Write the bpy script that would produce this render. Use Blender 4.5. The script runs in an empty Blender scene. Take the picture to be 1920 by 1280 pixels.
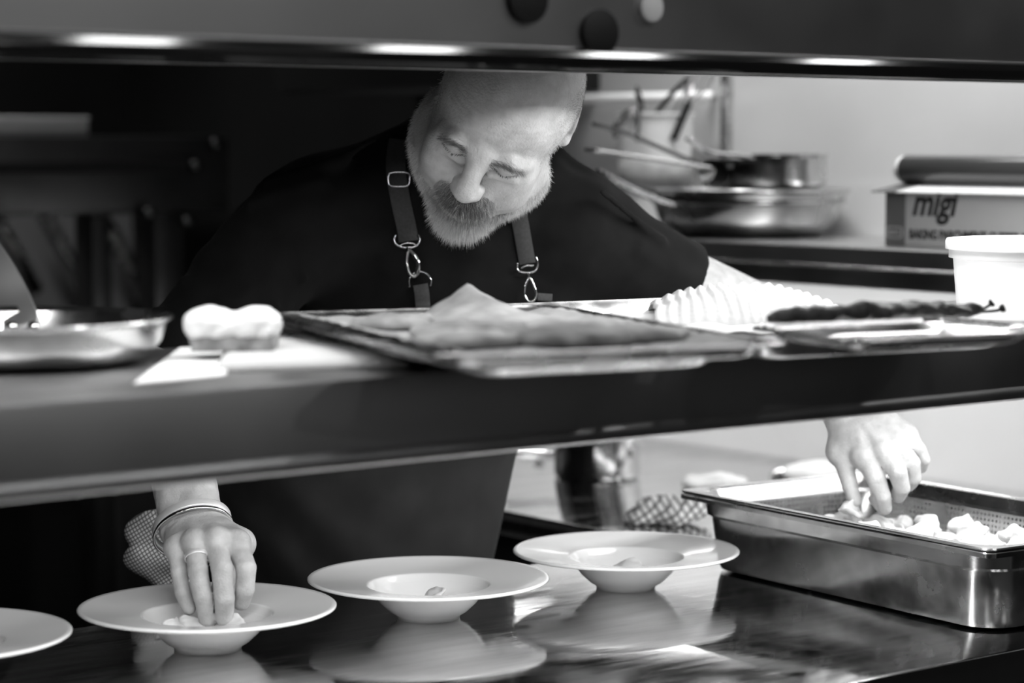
import bpy, bmesh, math, random
import numpy as np
from mathutils import Vector, Matrix, noise
random.seed(7); np.random.seed(7)
SC = bpy.context.scene
COL = SC.collection
PI = math.pi

# ------------------------------------------------------------------ camera frame
F = 4533.0
CAM = np.array([0.0, 0.0, 1.45])
PITCH = math.radians(4.7)
hx, hy = 0.6225, 0.7826
CR = np.array([hy, -hx, 0.0])
CF = np.array([hx*math.cos(PITCH), hy*math.cos(PITCH), -math.sin(PITCH)])
CU = np.cross(CR, CF)
CB = -CF

def W(u, v, d):
    return CAM + d*(CF + CR*((u-960)/F) - CU*((v-640)/F))
def ray(u, v):
    return CF + CR*((u-960)/F) - CU*((v-640)/F)
def PZ(u, v, z):
    r = ray(u, v); return CAM + r*((z-CAM[2])/r[2])
def PX(u, v, x):
    r = ray(u, v); return CAM + r*(x/r[0])
def PY(u, v, y):
    r = ray(u, v); return CAM + r*(y/r[1])
def proj(P):
    q = P-CAM; d = q@CF
    return 960+F*(q@CR)/d, 640-F*(q@CU)/d, d

# ------------------------------------------------------------------ materials
def mat(name, base=0.5, rough=0.5, metal=0.0, **k):
    m = bpy.data.materials.new(name); m.use_nodes = True
    nt = m.node_tree; b = nt.nodes['Principled BSDF']
    b.inputs['Base Color'].default_value = (base, base, base, 1)
    b.inputs['Roughness'].default_value = rough
    b.inputs['Metallic'].default_value = metal
    if 'spec' in k: b.inputs['Specular IOR Level'].default_value = k['spec']
    if 'sss' in k:
        b.inputs['Subsurface Weight'].default_value = k['sss']
        b.inputs['Subsurface Radius'].default_value = (.006, .006, .006)
        b.inputs['Subsurface Scale'].default_value = 1.0
    if 'coat' in k: b.inputs['Coat Weight'].default_value = k['coat']; b.inputs['Coat Roughness'].default_value = .08
    if 'sheen' in k: b.inputs['Sheen Weight'].default_value = k['sheen']
    tc = nt.nodes.new('ShaderNodeTexCoord')
    mp = nt.nodes.new('ShaderNodeMapping'); mp.inputs['Scale'].default_value = k.get('stretch', (1, 1, 1))
    nt.links.new(tc.outputs['Object'], mp.inputs['Vector'])
    def nz(scale, detail=4):
        n = nt.nodes.new('ShaderNodeTexNoise'); n.inputs['Scale'].default_value = scale
        n.inputs['Detail'].default_value = detail
        nt.links.new(mp.outputs['Vector'], n.inputs['Vector']); return n
    def ramp(n, lo, hi, a=.3, c=.7):
        r = nt.nodes.new('ShaderNodeMapRange')
        r.inputs['From Min'].default_value = a; r.inputs['From Max'].default_value = c
        r.inputs['To Min'].default_value = lo; r.inputs['To Max'].default_value = hi
        nt.links.new(n.outputs['Fac'], r.inputs['Value']); return r
    if 'cvar' in k:
        sc_, lo, hi = k['cvar']
        r = ramp(nz(sc_), lo, hi)
        c = nt.nodes.new('ShaderNodeCombineColor')
        for i in range(3): nt.links.new(r.outputs[0], c.inputs[i])
        nt.links.new(c.outputs[0], b.inputs['Base Color'])
    if 'rvar' in k:
        sc_, lo, hi = k['rvar']
        r = ramp(nz(sc_), lo, hi); nt.links.new(r.outputs[0], b.inputs['Roughness'])
    if 'bump' in k:
        sc_, st, dist = k['bump']
        n = nz(sc_); bp = nt.nodes.new('ShaderNodeBump')
        bp.inputs['Strength'].default_value = st; bp.inputs['Distance'].default_value = dist
        nt.links.new(n.outputs['Fac'], bp.inputs['Height']); nt.links.new(bp.outputs[0], b.inputs['Normal'])
    return m

def attr_mat(name, rough):
    m = mat(name, .5, rough); nt = m.node_tree
    a = nt.nodes.new('ShaderNodeAttribute'); a.attribute_name = 'shade'
    nt.links.new(a.outputs['Color'], nt.nodes['Principled BSDF'].inputs['Base Color'])
    return m

def weave_mat(name, lo, hi, scale, axis=('X', 'Z'), rough=.9):
    """checked / houndstooth-like towel weave"""
    m = mat(name, hi, rough); nt = m.node_tree; b = nt.nodes['Principled BSDF']
    tc = nt.nodes.new('ShaderNodeTexCoord')
    mp = nt.nodes.new('ShaderNodeMapping'); mp.inputs['Rotation'].default_value = (.3, .5, .7)
    nt.links.new(tc.outputs['Object'], mp.inputs['Vector'])
    sx = nt.nodes.new('ShaderNodeSeparateXYZ'); nt.links.new(mp.outputs[0], sx.inputs[0])
    def sinn(sock):
        a = nt.nodes.new('ShaderNodeMath'); a.operation = 'MULTIPLY'; a.inputs[1].default_value = scale
        nt.links.new(sock, a.inputs[0])
        s = nt.nodes.new('ShaderNodeMath'); s.operation = 'SINE'; nt.links.new(a.outputs[0], s.inputs[0]); return s.outputs[0]
    p = nt.nodes.new('ShaderNodeMath'); p.operation = 'MAXIMUM'
    nt.links.new(sinn(sx.outputs[axis[0]]), p.inputs[0]); nt.links.new(sinn(sx.outputs[axis[1]]), p.inputs[1])
    r = nt.nodes.new('ShaderNodeMapRange')
    r.inputs['From Min'].default_value = .2; r.inputs['From Max'].default_value = .8
    r.inputs['To Min'].default_value = hi; r.inputs['To Max'].default_value = lo
    nt.links.new(p.outputs[0], r.inputs['Value'])
    c = nt.nodes.new('ShaderNodeCombineColor')
    for i in range(3): nt.links.new(r.outputs[0], c.inputs[i])
    nt.links.new(c.outputs[0], b.inputs['Base Color'])
    return m

M = {}
M['steel'] = mat('brushed_steel', .62, .25, 1, rvar=(40, .18, .34), bump=(220, .05, .001))
M['worktop'] = mat('worktop_steel', .58, .12, 1, stretch=(1, 6, 1), rvar=(9, .035, .15), cvar=(7, .58, .80), bump=(14, .04, .002))
M['fascia'] = mat('fascia_steel', .42, .38, 1, rvar=(6, .3, .45))
M['gantry'] = mat('gantry_panel', .50, .33, 1, rvar=(3, .28, .42))
M['chrome'] = mat('polished_steel', .75, .08, 1)
M['pan'] = mat('pan_steel', .60, .2, 1, rvar=(18, .14, .32), cvar=(12, .42, .66))
M['panside'] = mat('gastronorm_steel', .62, .2, 1, rvar=(24, .14, .3), cvar=(20, .5, .66), bump=(9, .12, .004))
M['tray'] = mat('tray_steel', .6, .22, 1, rvar=(20, .15, .4), cvar=(25, .4, .66))
M['darkpan'] = mat('dark_pan', .10, .25, 1)
M['porcelain'] = mat('white_porcelain', .78, .16, 0, coat=.4)
M['plastic'] = mat('white_plastic', .92, .35, sss=.3)
M['paper'] = mat('white_paper', .88, .8, bump=(30, .3, .003))
M['parch'] = mat('baking_parchment', .36, .7, cvar=(30, .24, .44), bump=(40, .4, .003))
M['wall'] = mat('wall_panel', .60, .42, .35, cvar=(1.4, .52, .68), rvar=(2, .35, .5))
M['walldark'] = mat('dark_wall', .02, .8, cvar=(2, .014, .024), spec=.2)
M['wallmid'] = mat('pale_mirrored_wall', .5, .7, cvar=(2, .4, .6))
M['wallgrey'] = mat('grey_wall', .30, .7, cvar=(1.5, .24, .36))
M['floor'] = mat('floor_tiles', .08, .5, cvar=(5, .05, .09))
M['ceil'] = mat('ceiling_paint', .12, .8, cvar=(3, .10, .13))
M['black'] = mat('black_enamel', .02, .35, cvar=(6, .015, .03))
M['rubber'] = mat('black_magnet', .01, .6)
M['white'] = mat('white_magnet', .9, .5)
M['handle'] = mat('satin_handle', .6, .5, 1)
M['skin'] = mat('skin', .50, .46, 0, sss=.12, cvar=(55, .41, .57), bump=(380, .5, .0016), spec=.45)
M['recess'] = mat('blackened_recess', .004, 1.0, spec=0)
M['rail'] = mat('black_glossy_rail', .012, .09, 0, spec=1.0)
M['shirt'] = mat('black_cotton', .007, .9, sheen=.02, spec=.2, cvar=(30, .005, .009), bump=(900, .3, .0006))
M['apron'] = mat('apron_cloth', .015, .85, sheen=.04, spec=.25, cvar=(20, .011, .018), bump=(1200, .4, .0006))
M['strap'] = mat('strap_webbing', .05, .7, cvar=(300, .04, .06))
M['trousers'] = mat('trouser_cloth', .02, .9)
M['shoe'] = mat('shoe_leather', .02, .4)
M['hair'] = attr_mat('grey_hair', .55)
M['bread'] = mat('floury_bread', .82, .9, cvar=(25, .74, .9), bump=(60, .6, .004))
M['crust'] = mat('bread_crust', .25, .8, cvar=(45, .12, .4), bump=(60, .5, .003))
M['dough'] = mat('dumpling_dough', .6, .42, sss=.15, cvar=(35, .52, .66))
M['char'] = mat('charred_skin', .03, .55, cvar=(50, .012, .06), bump=(70, 1.0, .006))
M['towel_g'] = mat('pale_grey_towel', .5, .95, bump=(200, .5, .002))
M['towel_w'] = mat('white_towel', .55, .95, bump=(200, .5, .002))
M['towel_c'] = weave_mat('checked_towel', .10, .62, 1500)
M['towel_d'] = weave_mat('checked_towel_large', .12, .62, 620)
M['card_l'] = mat('pale_card', .42, .8, cvar=(5, .40, .45))
M['card_d'] = mat('dark_card', .10, .8)
M['card_w'] = mat('white_card', .72, .8)
M['ink'] = mat('black_ink', .01, .7)
M['film'] = mat('dark_film_roll', .05, .28, coat=.4)
M['core'] = mat('card_core', .7, .9)
M['gold'] = mat('ring_metal', .93, .36, .55)
M['biscuit'] = mat('baked_crumb', .24, .9, cvar=(40, .14, .34), bump=(90, .8, .004))
M['lamp_case'] = mat('lamp_case', .5, .4, .8)

# perforated steel: see-through round holes in blocks
def perf_mat():
    m = mat('perforated_steel', .6, .25, 1, rvar=(24, .18, .3)); nt = m.node_tree; b = nt.nodes['Principled BSDF']
    tc = nt.nodes.new('ShaderNodeTexCoord'); sx = nt.nodes.new('ShaderNodeSeparateXYZ'); nt.links.new(tc.outputs['Object'], sx.inputs[0])
    def mth(op, a, c=None):
        n = nt.nodes.new('ShaderNodeMath'); n.operation = op
        if isinstance(a, (int, float)): n.inputs[0].default_value = a
        else: nt.links.new(a, n.inputs[0])
        if c is not None:
            if isinstance(c, (int, float)): n.inputs[1].default_value = c
            else: nt.links.new(c, n.inputs[1])
        return n.outputs[0]
    S = .0068
    def cell(s):
        return mth('SUBTRACT', mth('FRACT', mth('ADD', mth('DIVIDE', s, S), 100.0)), .5)
    # along coordinate: whichever of x,y runs along the wall (normal decides)
    geo = nt.nodes.new('ShaderNodeTexCoord'); ns = nt.nodes.new('ShaderNodeSeparateXYZ'); nt.links.new(geo.outputs['Normal'], ns.inputs[0])
    anx = mth('GREATER_THAN', mth('ABSOLUTE', ns.outputs['X']), .7)
    any_ = mth('GREATER_THAN', mth('ABSOLUTE', ns.outputs['Y']), .7)
    along = mth('ADD', mth('MULTIPLY', anx, sx.outputs['Y']), mth('MULTIPLY', any_, sx.outputs['X']))
    flat = mth('ADD', anx, any_)
    c1, c2 = cell(along), cell(sx.outputs['Z'])
    d = mth('SQRT', mth('ADD', mth('MULTIPLY', c1, c1), mth('MULTIPLY', c2, c2)))
    hole = mth('LESS_THAN', d, .24)
    blk = mth('LESS_THAN', mth('FRACT', mth('ADD', mth('DIVIDE', along, S*9), 100.05)), .888)
    zlo = mth('GREATER_THAN', sx.outputs['Z'], -.0612); zhi = mth('LESS_THAN', sx.outputs['Z'], -.0204)
    ends = mth('ADD', mth('MULTIPLY', anx, mth('LESS_THAN', mth('ABSOLUTE', sx.outputs['Y']), .225)), mth('MULTIPLY', any_, mth('LESS_THAN', mth('ABSOLUTE', sx.outputs['X']), .112)))
    k = mth('MULTIPLY', mth('MULTIPLY', hole, blk), mth('MULTIPLY', zlo, zhi))
    k = mth('MULTIPLY', k, ends)
    tr = nt.nodes.new('ShaderNodeBsdfTransparent'); mx = nt.nodes.new('ShaderNodeMixShader')
    nt.links.new(k, mx.inputs[0]); nt.links.new(b.outputs[0], mx.inputs[1]); nt.links.new(tr.outputs[0], mx.inputs[2])
    nt.links.new(mx.outputs[0], nt.nodes['Material Output'].inputs['Surface'])
    return m
M['perf'] = perf_mat()

# ------------------------------------------------------------------ object helpers
def link(name, me, m, parent=None, smooth=True, loc=None, rotz=0):
    o = bpy.data.objects.new(name, me); COL.objects.link(o)
    for mm in (m if isinstance(m, (list, tuple)) else [m]): me.materials.append(mm)
    if smooth: me.shade_smooth()
    if parent: o.parent = parent
    if loc is not None: o.location = loc
    if rotz: o.rotation_euler.z = rotz
    return o
def mesh(verts, faces, name='m'):
    me = bpy.data.meshes.new(name)
    me.from_pydata([tuple(map(float, v)) for v in verts], [], faces); me.update(); return me
def tag(o, label, cat, group=None):
    o['label'] = label; o['category'] = cat
    if group: o['group'] = group
    return o
def thing(name, label, cat, loc=(0, 0, 0), rotz=0, group=None):
    o = bpy.data.objects.new(name, None); COL.objects.link(o)
    o.empty_display_size = .05
    o.location = tuple(map(float, loc)); o.rotation_euler.z = rotz
    return tag(o, label, cat, group)
def structure(o): o['kind'] = 'structure'; return o

def box_me(lo, hi, bev=.002, seg=2):
    bm = bmesh.new(); bmesh.ops.create_cube(bm, size=1)
    lo = np.array(lo); hi = np.array(hi); c = (lo+hi)/2; s = hi-lo
    for v in bm.verts: v.co = Vector((v.co.x*s[0]+c[0], v.co.y*s[1]+c[1], v.co.z*s[2]+c[2]))
    if bev > 0: bmesh.ops.bevel(bm, geom=bm.edges[:], offset=bev, segments=seg, profile=.5, affect='EDGES')
    me = bpy.data.meshes.new('b'); bm.to_mesh(me); bm.free(); return me
def autosm(o, ang=35):
    me = o.data
    me.shade_smooth()
    try: me.set_sharp_from_angle(angle=math.radians(ang))
    except Exception: pass
    return o
def box(name, lo, hi, m, parent=None, bev=.002):
    o = link(name, box_me(lo, hi, bev), m, parent); return autosm(o)

def lathe_me(prof, n=72, close=False):
    """profile of (r,z); r=0 at ends closes the surface"""
    vs, fs, rings = [], [], []
    for r, z in prof:
        if r < 1e-6: rings.append([len(vs)]); vs.append((0, 0, z))
        else:
            rings.append(list(range(len(vs), len(vs)+n)))
            for i in range(n):
                a = 2*PI*i/n; vs.append((r*math.cos(a), r*math.sin(a), z))
    pairs = list(zip(rings, rings[1:]))
    if close: pairs.append((rings[-1], rings[0]))
    for A, B in pairs:
        for i in range(n):
            j = (i+1) % n
            if len(A) == 1 and len(B) == 1: continue
            if len(A) == 1: fs.append((A[0], B[j], B[i]))
            elif len(B) == 1: fs.append((A[i], A[j], B[0]))
            else: fs.append((A[i], A[j], B[j], B[i]))
    me = mesh(vs, fs)
    bm = bmesh.new(); bm.from_mesh(me); bmesh.ops.recalc_face_normals(bm, faces=bm.faces); bm.to_mesh(me); bm.free()
    return me

def frames(pts, closed=False, up0=None):
    pts = [Vector(map(float, p)) for p in pts]; n = len(pts); T = []
    for i in range(n):
        if closed: t = pts[(i+1) % n]-pts[i-1]
        else: t = pts[min(i+1, n-1)]-pts[max(i-1, 0)]
        T.append(t.normalized())
    up = Vector(up0) if up0 is not None else (Vector((0, 0, 1)) if abs(T[0].z) < .9 else Vector((1, 0, 0)))
    out = []
    for i in range(n):
        s = T[i].cross(up)
        if s.length < 1e-5: s = T[i].orthogonal()
        s.normalize(); u = s.cross(T[i]).normalized(); up = u
        out.append((pts[i], s, u))
    return out
def sweep_me(pts, sect, closed=False, scales=None, up0=None):
    """sweep a closed 2-D section along a path"""
    fr = frames(pts, closed, up0); vs, fs = [], []; m = len(sect); n = len(fr)
    for i, (p, s, u) in enumerate(fr):
        k = scales[i] if scales is not None else 1
        if not isinstance(k, (tuple, list)): k = (k, k)
        for a, b in sect: vs.append(p+s*(a*k[0])+u*(b*k[1]))
    for i in range(n if closed else n-1):
        for j in range(m):
            a = i*m+j; b = i*m+(j+1) % m; c = ((i+1) % n)*m+(j+1) % m; d = ((i+1) % n)*m+j
            fs.append((a, b, c, d))
    if not closed:
        fs.append(tuple(range(m-1, -1, -1))); fs.append(tuple((n-1)*m+j for j in range(m)))
    return mesh(vs, fs)
def circ(r, n=12, k=1): return [(r*math.cos(2*PI*i/n), k*r*math.sin(2*PI*i/n)) for i in range(n)]
def rect(w, h, r=None):
    r = r or min(w, h)*.3; out = []
    for cx, cy, a0 in ((w/2-r, h/2-r, 0), (-w/2+r, h/2-r, 90), (-w/2+r, -h/2+r, 180), (w/2-r, -h/2+r, 270)):
        for k in range(3): a = math.radians(a0+45*k); out.append((cx+r*math.cos(a), cy+r*math.sin(a)))
    return out
def tube(name, pts, r, m, parent=None, closed=False, scales=None, n=12, k=1, up0=None):
    return link(name, sweep_me(pts, circ(r, n, k), closed, scales, up0), m, parent)
def smooth_path(pts, n=24):
    """Catmull-Rom"""
    P = [np.array(p, float) for p in pts]; P = [2*P[0]-P[1]]+P+[2*P[-1]-P[-2]]; out = []
    segs = len(P)-3; per = max(2, n//segs)
    for i in range(segs):
        p0, p1, p2, p3 = P[i:i+4]
        for k in range(per):
            t = k/per
            out.append(.5*((2*p1)+(-p0+p2)*t+(2*p0-5*p1+4*p2-p3)*t*t+(-p0+3*p1-3*p2+p3)*t**3))
    out.append(P[-2]); return out
def join_me(*mes):
    bm = bmesh.new()
    for me in mes: bm.from_mesh(me)
    me = bpy.data.meshes.new('j'); bm.to_mesh(me); bm.free(); return me
def rr(hx_, hy_, r, n=8):
    out = []
    for cx, cy, a0 in ((hx_-r, hy_-r, 0), (-hx_+r, hy_-r, 90), (-hx_+r, -hy_+r, 180), (hx_-r, -hy_+r, 270)):
        for k in range(n+1): a = math.radians(a0+90*k/n); out.append((cx+r*math.cos(a), cy+r*math.sin(a)))
    return out
def rr_loft(rings, n=8, close_loop=False):
    """rings of (half x, half y, corner radius, z); last ring capped"""
    vs, fs = [], []; m = 4*(n+1)
    for a, b, r, z in rings: vs += [(x, y, z) for x, y in rr(a, b, r, n)]
    for i in range(len(rings)-1):
        for j in range(m): fs.append((i*m+j, i*m+(j+1) % m, (i+1)*m+(j+1) % m, (i+1)*m+j))
    if close_loop:
        i = len(rings)-1
        for j in range(m): fs.append((i*m+j, i*m+(j+1) % m, (j+1) % m, j))
    me = mesh(vs, fs); return me
def tray_me(lx, ly, depth, rim=.009, cr=.03, taper=.012, th=.0012, lip=.0045):
    """gastronorm style tray: rolled rim at z=0, floor at -depth; closed solid sheet"""
    a, b = lx/2, ly/2
    o = [(a, b, cr, -lip), (a, b, cr, -.0030), (a-.0008, b-.0008, cr-.0008, -.0009), (a-.0026, b-.0026, cr-.002, 0), (a-rim, b-rim, cr-rim*.5, 0), (a-rim-.002, b-rim-.002, cr-rim*.5, -.003)]
    w = a-rim-.003; v = b-rim-.003
    o += [(w-taper*.3, v-taper*.3, cr*.8, -depth*.35), (w-taper*.8, v-taper*.8, cr*.8, -depth*.85), (w-taper-.004, v-taper-.004, cr*.7, -depth*.97), (w-taper-.012, v-taper-.012, cr*.6, -depth), (.002, .002, .0015, -depth)]
    inn = [(p[0]-th, p[1]-th, max(p[2]-th, .0005), p[3]-th) for p in reversed(o[1:])]
    inn = [(p[0], p[1], p[2], p[3]) for p in inn]
    # under side follows outside of the walls
    und = [(.002, .002, .0015, -depth-th)]+[(p[0]+th, p[1]+th, p[2]+th, p[3]-(th if p[3] < -depth*.9 else 0)) for p in reversed(o[5:-1])]
    und += [(a-rim-.001, b-rim-.001, cr-rim*.4, -th*1.2), (a-th, b-th, cr-th, -th*1.2), (a-th, b-th, cr-th, -lip)]
    me = rr_loft(list(o)+und, close_loop=True)
    bm = bmesh.new(); bm.from_mesh(me)
    bmesh.ops.remove_doubles(bm, verts=bm.verts, dist=1e-6)
    bmesh.ops.recalc_face_normals(bm, faces=bm.faces); bm.to_mesh(me); bm.free()
    return me
def sheet_me(fn, nu, nv, th):
    """closed thin sheet; fn(s,t)->xyz s,t in 0..1"""
    top = [np.array(fn(i/(nu-1), j/(nv-1)), float) for i in range(nu) for j in range(nv)]
    vs = list(top); N = nu*nv; vs += [p-np.array([0, 0, th]) for p in top]; fs = []
    idx = lambda i, j: i*nv+j
    for i in range(nu-1):
        for j in range(nv-1):
            q = (idx(i, j), idx(i+1, j), idx(i+1, j+1), idx(i, j+1)); fs.append(q); fs.append(tuple(N+x for x in reversed(q)))
    b = [idx(i, 0) for i in range(nu)]+[idx(nu-1, j) for j in range(1, nv)]+[idx(i, nv-1) for i in range(nu-2, -1, -1)]+[idx(0, j) for j in range(nv-2, 0, -1)]
    for k in range(len(b)):
        p, q = b[k], b[(k+1) % len(b)]; fs.append((q, p, N+p, N+q))
    me = mesh(vs, fs)
    bm = bmesh.new(); bm.from_mesh(me); bmesh.ops.recalc_face_normals(bm, faces=bm.faces); bm.to_mesh(me); bm.free()
    return me
def n3(p, s=1.0, o=0.0):
    return noise.noise(Vector((p[0]*s+o, p[1]*s+o*1.7, p[2]*s-o)))

# ------------------------------------------------------------------ signed-distance modelling
def L3(P): return np.sqrt((P*P).sum(1))
def s_sph(P, c, r): return L3(P-np.asarray(c, np.float32))-r
def s_cap(P, a, b, ra, rb=None):
    a = np.asarray(a, np.float32); b = np.asarray(b, np.float32); rb = ra if rb is None else rb
    ab = b-a; t = np.clip(((P-a)@ab)/max(float(ab@ab), 1e-12), 0, 1)
    return L3(P-a-t[:, None]*ab)-(ra+(rb-ra)*t)
def s_ell(P, c, r, R=None):
    q = P-np.asarray(c, np.float32)
    if R is not None: q = q@R
    r = np.asarray(r, np.float32)
    k0 = L3(q/r); k1 = L3(q/(r*r)); return k0*(k0-1)/np.maximum(k1, 1e-9)
def smin(a, b, k):
    h = np.clip(.5+.5*(b-a)/k, 0, 1); return b+(a-b)*h-k*h*(1-h)
def smax(a, b, k): return -smin(-a, -b, k)
def s_box(P, c, h, r, R=None):
    q = P-np.asarray(c, np.float32)
    if R is not None: q = q@R
    q = np.abs(q)-(np.asarray(h, np.float32)-r)
    return L3(np.maximum(q, 0))+np.minimum(q.max(1), 0)-r

def sdf_mesh(fn, lo, hi, h, s=6, slack=1.6, project=1):
    lo = np.array(lo, float); hi = np.array(hi, float)
    nb = np.ceil((hi-lo)/(h*s)).astype(int); n = nb*s
    bc = [lo[i]+(np.arange(nb[i])+.5)*s*h for i in range(3)]
    G = np.stack(np.meshgrid(*bc, indexing='ij'), -1).reshape(-1, 3).astype(np.float32)
    dc = fn(G).reshape(nb)
    D = np.repeat(np.repeat(np.repeat(dc, s, 0), s, 1), s, 2).astype(np.float32)
    mask = np.abs(dc) < s*h*.87*slack
    mf = np.repeat(np.repeat(np.repeat(mask, s, 0), s, 1), s, 2)
    idx = np.argwhere(mf)
    for k in range(0, len(idx), 400000):
        ii = idx[k:k+400000]
        D[ii[:, 0], ii[:, 1], ii[:, 2]] = fn((lo+ii*h).astype(np.float32))
    S = D < 0
    nx, ny, nz = D.shape
    cs = [S[a:nx-1+a, b:ny-1+b, c:nz-1+c] for a in (0, 1) for b in (0, 1) for c in (0, 1)]
    cnt = sum(c.astype(np.int8) for c in cs)
    act = (cnt > 0) & (cnt < 8)
    ci = np.argwhere(act)
    vid = -np.ones(act.shape, np.int64); vid[ci[:, 0], ci[:, 1], ci[:, 2]] = np.arange(len(ci))
    acc = np.zeros((len(ci), 3)); num = np.zeros(len(ci))
    corners = [(a, b, c) for a in (0, 1) for b in (0, 1) for c in (0, 1)]
    for p in corners:
        for ax in range(3):
            if p[ax]: continue
            q = list(p); q[ax] = 1
            d0 = D[ci[:, 0]+p[0], ci[:, 1]+p[1], ci[:, 2]+p[2]]; d1 = D[ci[:, 0]+q[0], ci[:, 1]+q[1], ci[:, 2]+q[2]]
            mk = (d0 < 0) != (d1 < 0)
            t = np.where(mk, d0/np.where(mk, d0-d1, 1), 0)
            pos = np.array(p, float)[None, :]+np.eye(3)[ax][None, :]*t[:, None]
            acc += pos*mk[:, None]; num += mk
    V = lo+(ci+acc/num[:, None])*h
    faces = []
    for ax in range(3):
        a1, a2 = (ax+1) % 3, (ax+2) % 3
        sl0 = [slice(None)]*3; sl1 = [slice(None)]*3
        sl0[ax] = slice(0, -1); sl1[ax] = slice(1, None)
        A, B = S[tuple(sl0)], S[tuple(sl1)]
        e = np.argwhere(A != B)
        e = e[(e[:, a1] > 0) & (e[:, a2] > 0) & (e[:, a1] < D.shape[a1]-1) & (e[:, a2] < D.shape[a2]-1)]
        flip = A[e[:, 0], e[:, 1], e[:, 2]]
        def cell(d1, d2):
            q = e.copy(); q[:, a1] -= d1; q[:, a2] -= d2; return vid[q[:, 0], q[:, 1], q[:, 2]]
        f = np.stack([cell(1, 1), cell(0, 1), cell(0, 0), cell(1, 0)], 1)
        f[~flip] = f[~flip][:, ::-1]
        faces.append(f)
    Fc = np.concatenate(faces); Fc = Fc[(Fc >= 0).all(1)]
    for _ in range(project):
        Vf = V.astype(np.float32); e = h*.4; g = np.zeros_like(V)
        for ax in range(3):
            o = np.zeros(3, np.float32); o[ax] = e
            g[:, ax] = (fn(Vf+o)-fn(Vf-o))/(2*e)
        d = fn(Vf); g2 = np.maximum((g*g).sum(1), .2)
        V = V-np.clip(d/g2, -h, h)[:, None]*g*.8
    return V, Fc
def me_from(V, Fc):
    me = bpy.data.meshes.new('s')
    me.vertices.add(len(V)); me.vertices.foreach_set('co', V.astype(np.float32).ravel())
    me.loops.add(Fc.size); me.loops.foreach_set('vertex_index', Fc.astype(np.int32).ravel())
    me.polygons.add(len(Fc)); me.polygons.foreach_set('loop_start', np.arange(0, Fc.size, 4, dtype=np.int32))
    me.polygons.foreach_set('loop_total', np.full(len(Fc), 4, np.int32))
    me.update(); me.validate(); return me
def wnoise(P, scale, seed=0):
    """cheap smooth pseudo-noise, -1..1"""
    r = np.random.RandomState(seed); d = np.zeros(len(P), np.float32)
    for k in range(7):
        v = r.randn(3); v /= np.linalg.norm(v); d += np.sin(P@(v*scale*(0.7+.22*k)).astype(np.float32)+r.rand()*6.3)
    return d/4
def trace(fn, u, v, d0=2.0, d1=4.5):
    r = ray(u, v); d = d0
    for _ in range(120):
        p = CAM+r*d; s = float(fn(p[None, :].astype(np.float32))[0])
        if s < .0004: return p
        d += s*.8
        if d > d1: return None
    return CAM+r*d
# ================================================================== the room
YF, YB = 1.69, 2.436        # pass counter front / back edge
XB = 2.225                  # side bench kitchen edge
XW = 3.0                    # side wall
structure(box('floor', (-2.6, -3.2, -.05), (3.1, 5.4, 0), M['floor'], bev=0))
structure(box('ceiling', (-2.6, -3.2, 2.75), (3.1, 5.4, 2.8), M['ceil'], bev=0))
structure(box('wall_right', (XW, 1.5, 0), (XW+.1, 3.9, 2.75), M['wall'], bev=0))
structure(box('wall_right_middle', (XW, -.7, 0), (XW+.1, 1.5, 2.75), M['walldark'], bev=0))  # unseen dark stretch, added for the dark reflection in the gantry panel
structure(box('wall_right_near', (XW, -3.2, 0), (XW+.1, -.7, 2.75), M['wallmid'], bev=0))  # unseen pale stretch, added so the gantry's left part mirrors grey
structure(box('wall_right_far', (XW, 3.9, 0), (XW+.1, 5.4, 2.75), M['walldark'], bev=0))
structure(box('wall_back', (-2.6, 5.3, 0), (3.0, 5.4, 2.75), M['walldark'], bev=0))
structure(box('wall_left', (-2.7, -3.2, 0), (-2.6, 5.4, 2.75), M['walldark'], bev=0))
structure(box('wall_front', (-2.6, -3.3, 0), (3.0, -3.2, 2.75), M['wallgrey'], bev=0))
structure(box('trim_1', (XW-.012, 3.14, 1.297), (XW, 3.16, 2.75), M['tray'], bev=.002))

# ------------------------------------------------------------------ worktop (one L-shaped piece)
def poly_prism(poly, z0, z1, bev):
    bm = bmesh.new(); vs = [bm.verts.new((x, y, z1)) for x, y in poly]
    f = bm.faces.new(vs); r = bmesh.ops.extrude_face_region(bm, geom=[f])
    for e in r['geom']:
        if isinstance(e, bmesh.types.BMVert): e.co.z = z0
    bmesh.ops.recalc_face_normals(bm, faces=bm.faces)
    bmesh.ops.bevel(bm, geom=[e for e in bm.edges if abs(e.verts[0].co.z-e.verts[1].co.z) < 1e-5], offset=bev, segments=3, profile=.5, affect='EDGES')
    me = bpy.data.meshes.new('p'); bm.to_mesh(me); bm.free(); return me
wt = link('worktop', poly_prism([(-.6, YF), (XW-.001, YF), (XW-.001, 4.10), (XB, 4.10), (XB, YB), (-.6, YB)], .862, .90, .004), M['worktop'])
autosm(wt, 50); tag(wt, 'L-shaped stainless steel kitchen worktop reflecting the white plates', 'worktop')
cb = thing('base_cabinet', 'dark steel base cabinet under the front of the worktop', 'cabinet', (1.1, 2.05, 0))
box('body', (-1.65, -.33, .08), (1.10, .36, .861), M['black'], cb)
box('plinth', (-1.6, -.30, 0), (1.05, .30, .079), M['black'], cb)
cb2 = thing('base_cabinet', 'dark base cabinet under the side bench by the bright wall', 'cabinet', (2.6, 2.9, 0))
box('body', (-.33, -.45, .08), (.39, 1.18, .861), M['black'], cb2)
box('plinth', (-.30, -.42, 0), (.39, 1.15, .079), M['black'], cb2)

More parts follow.
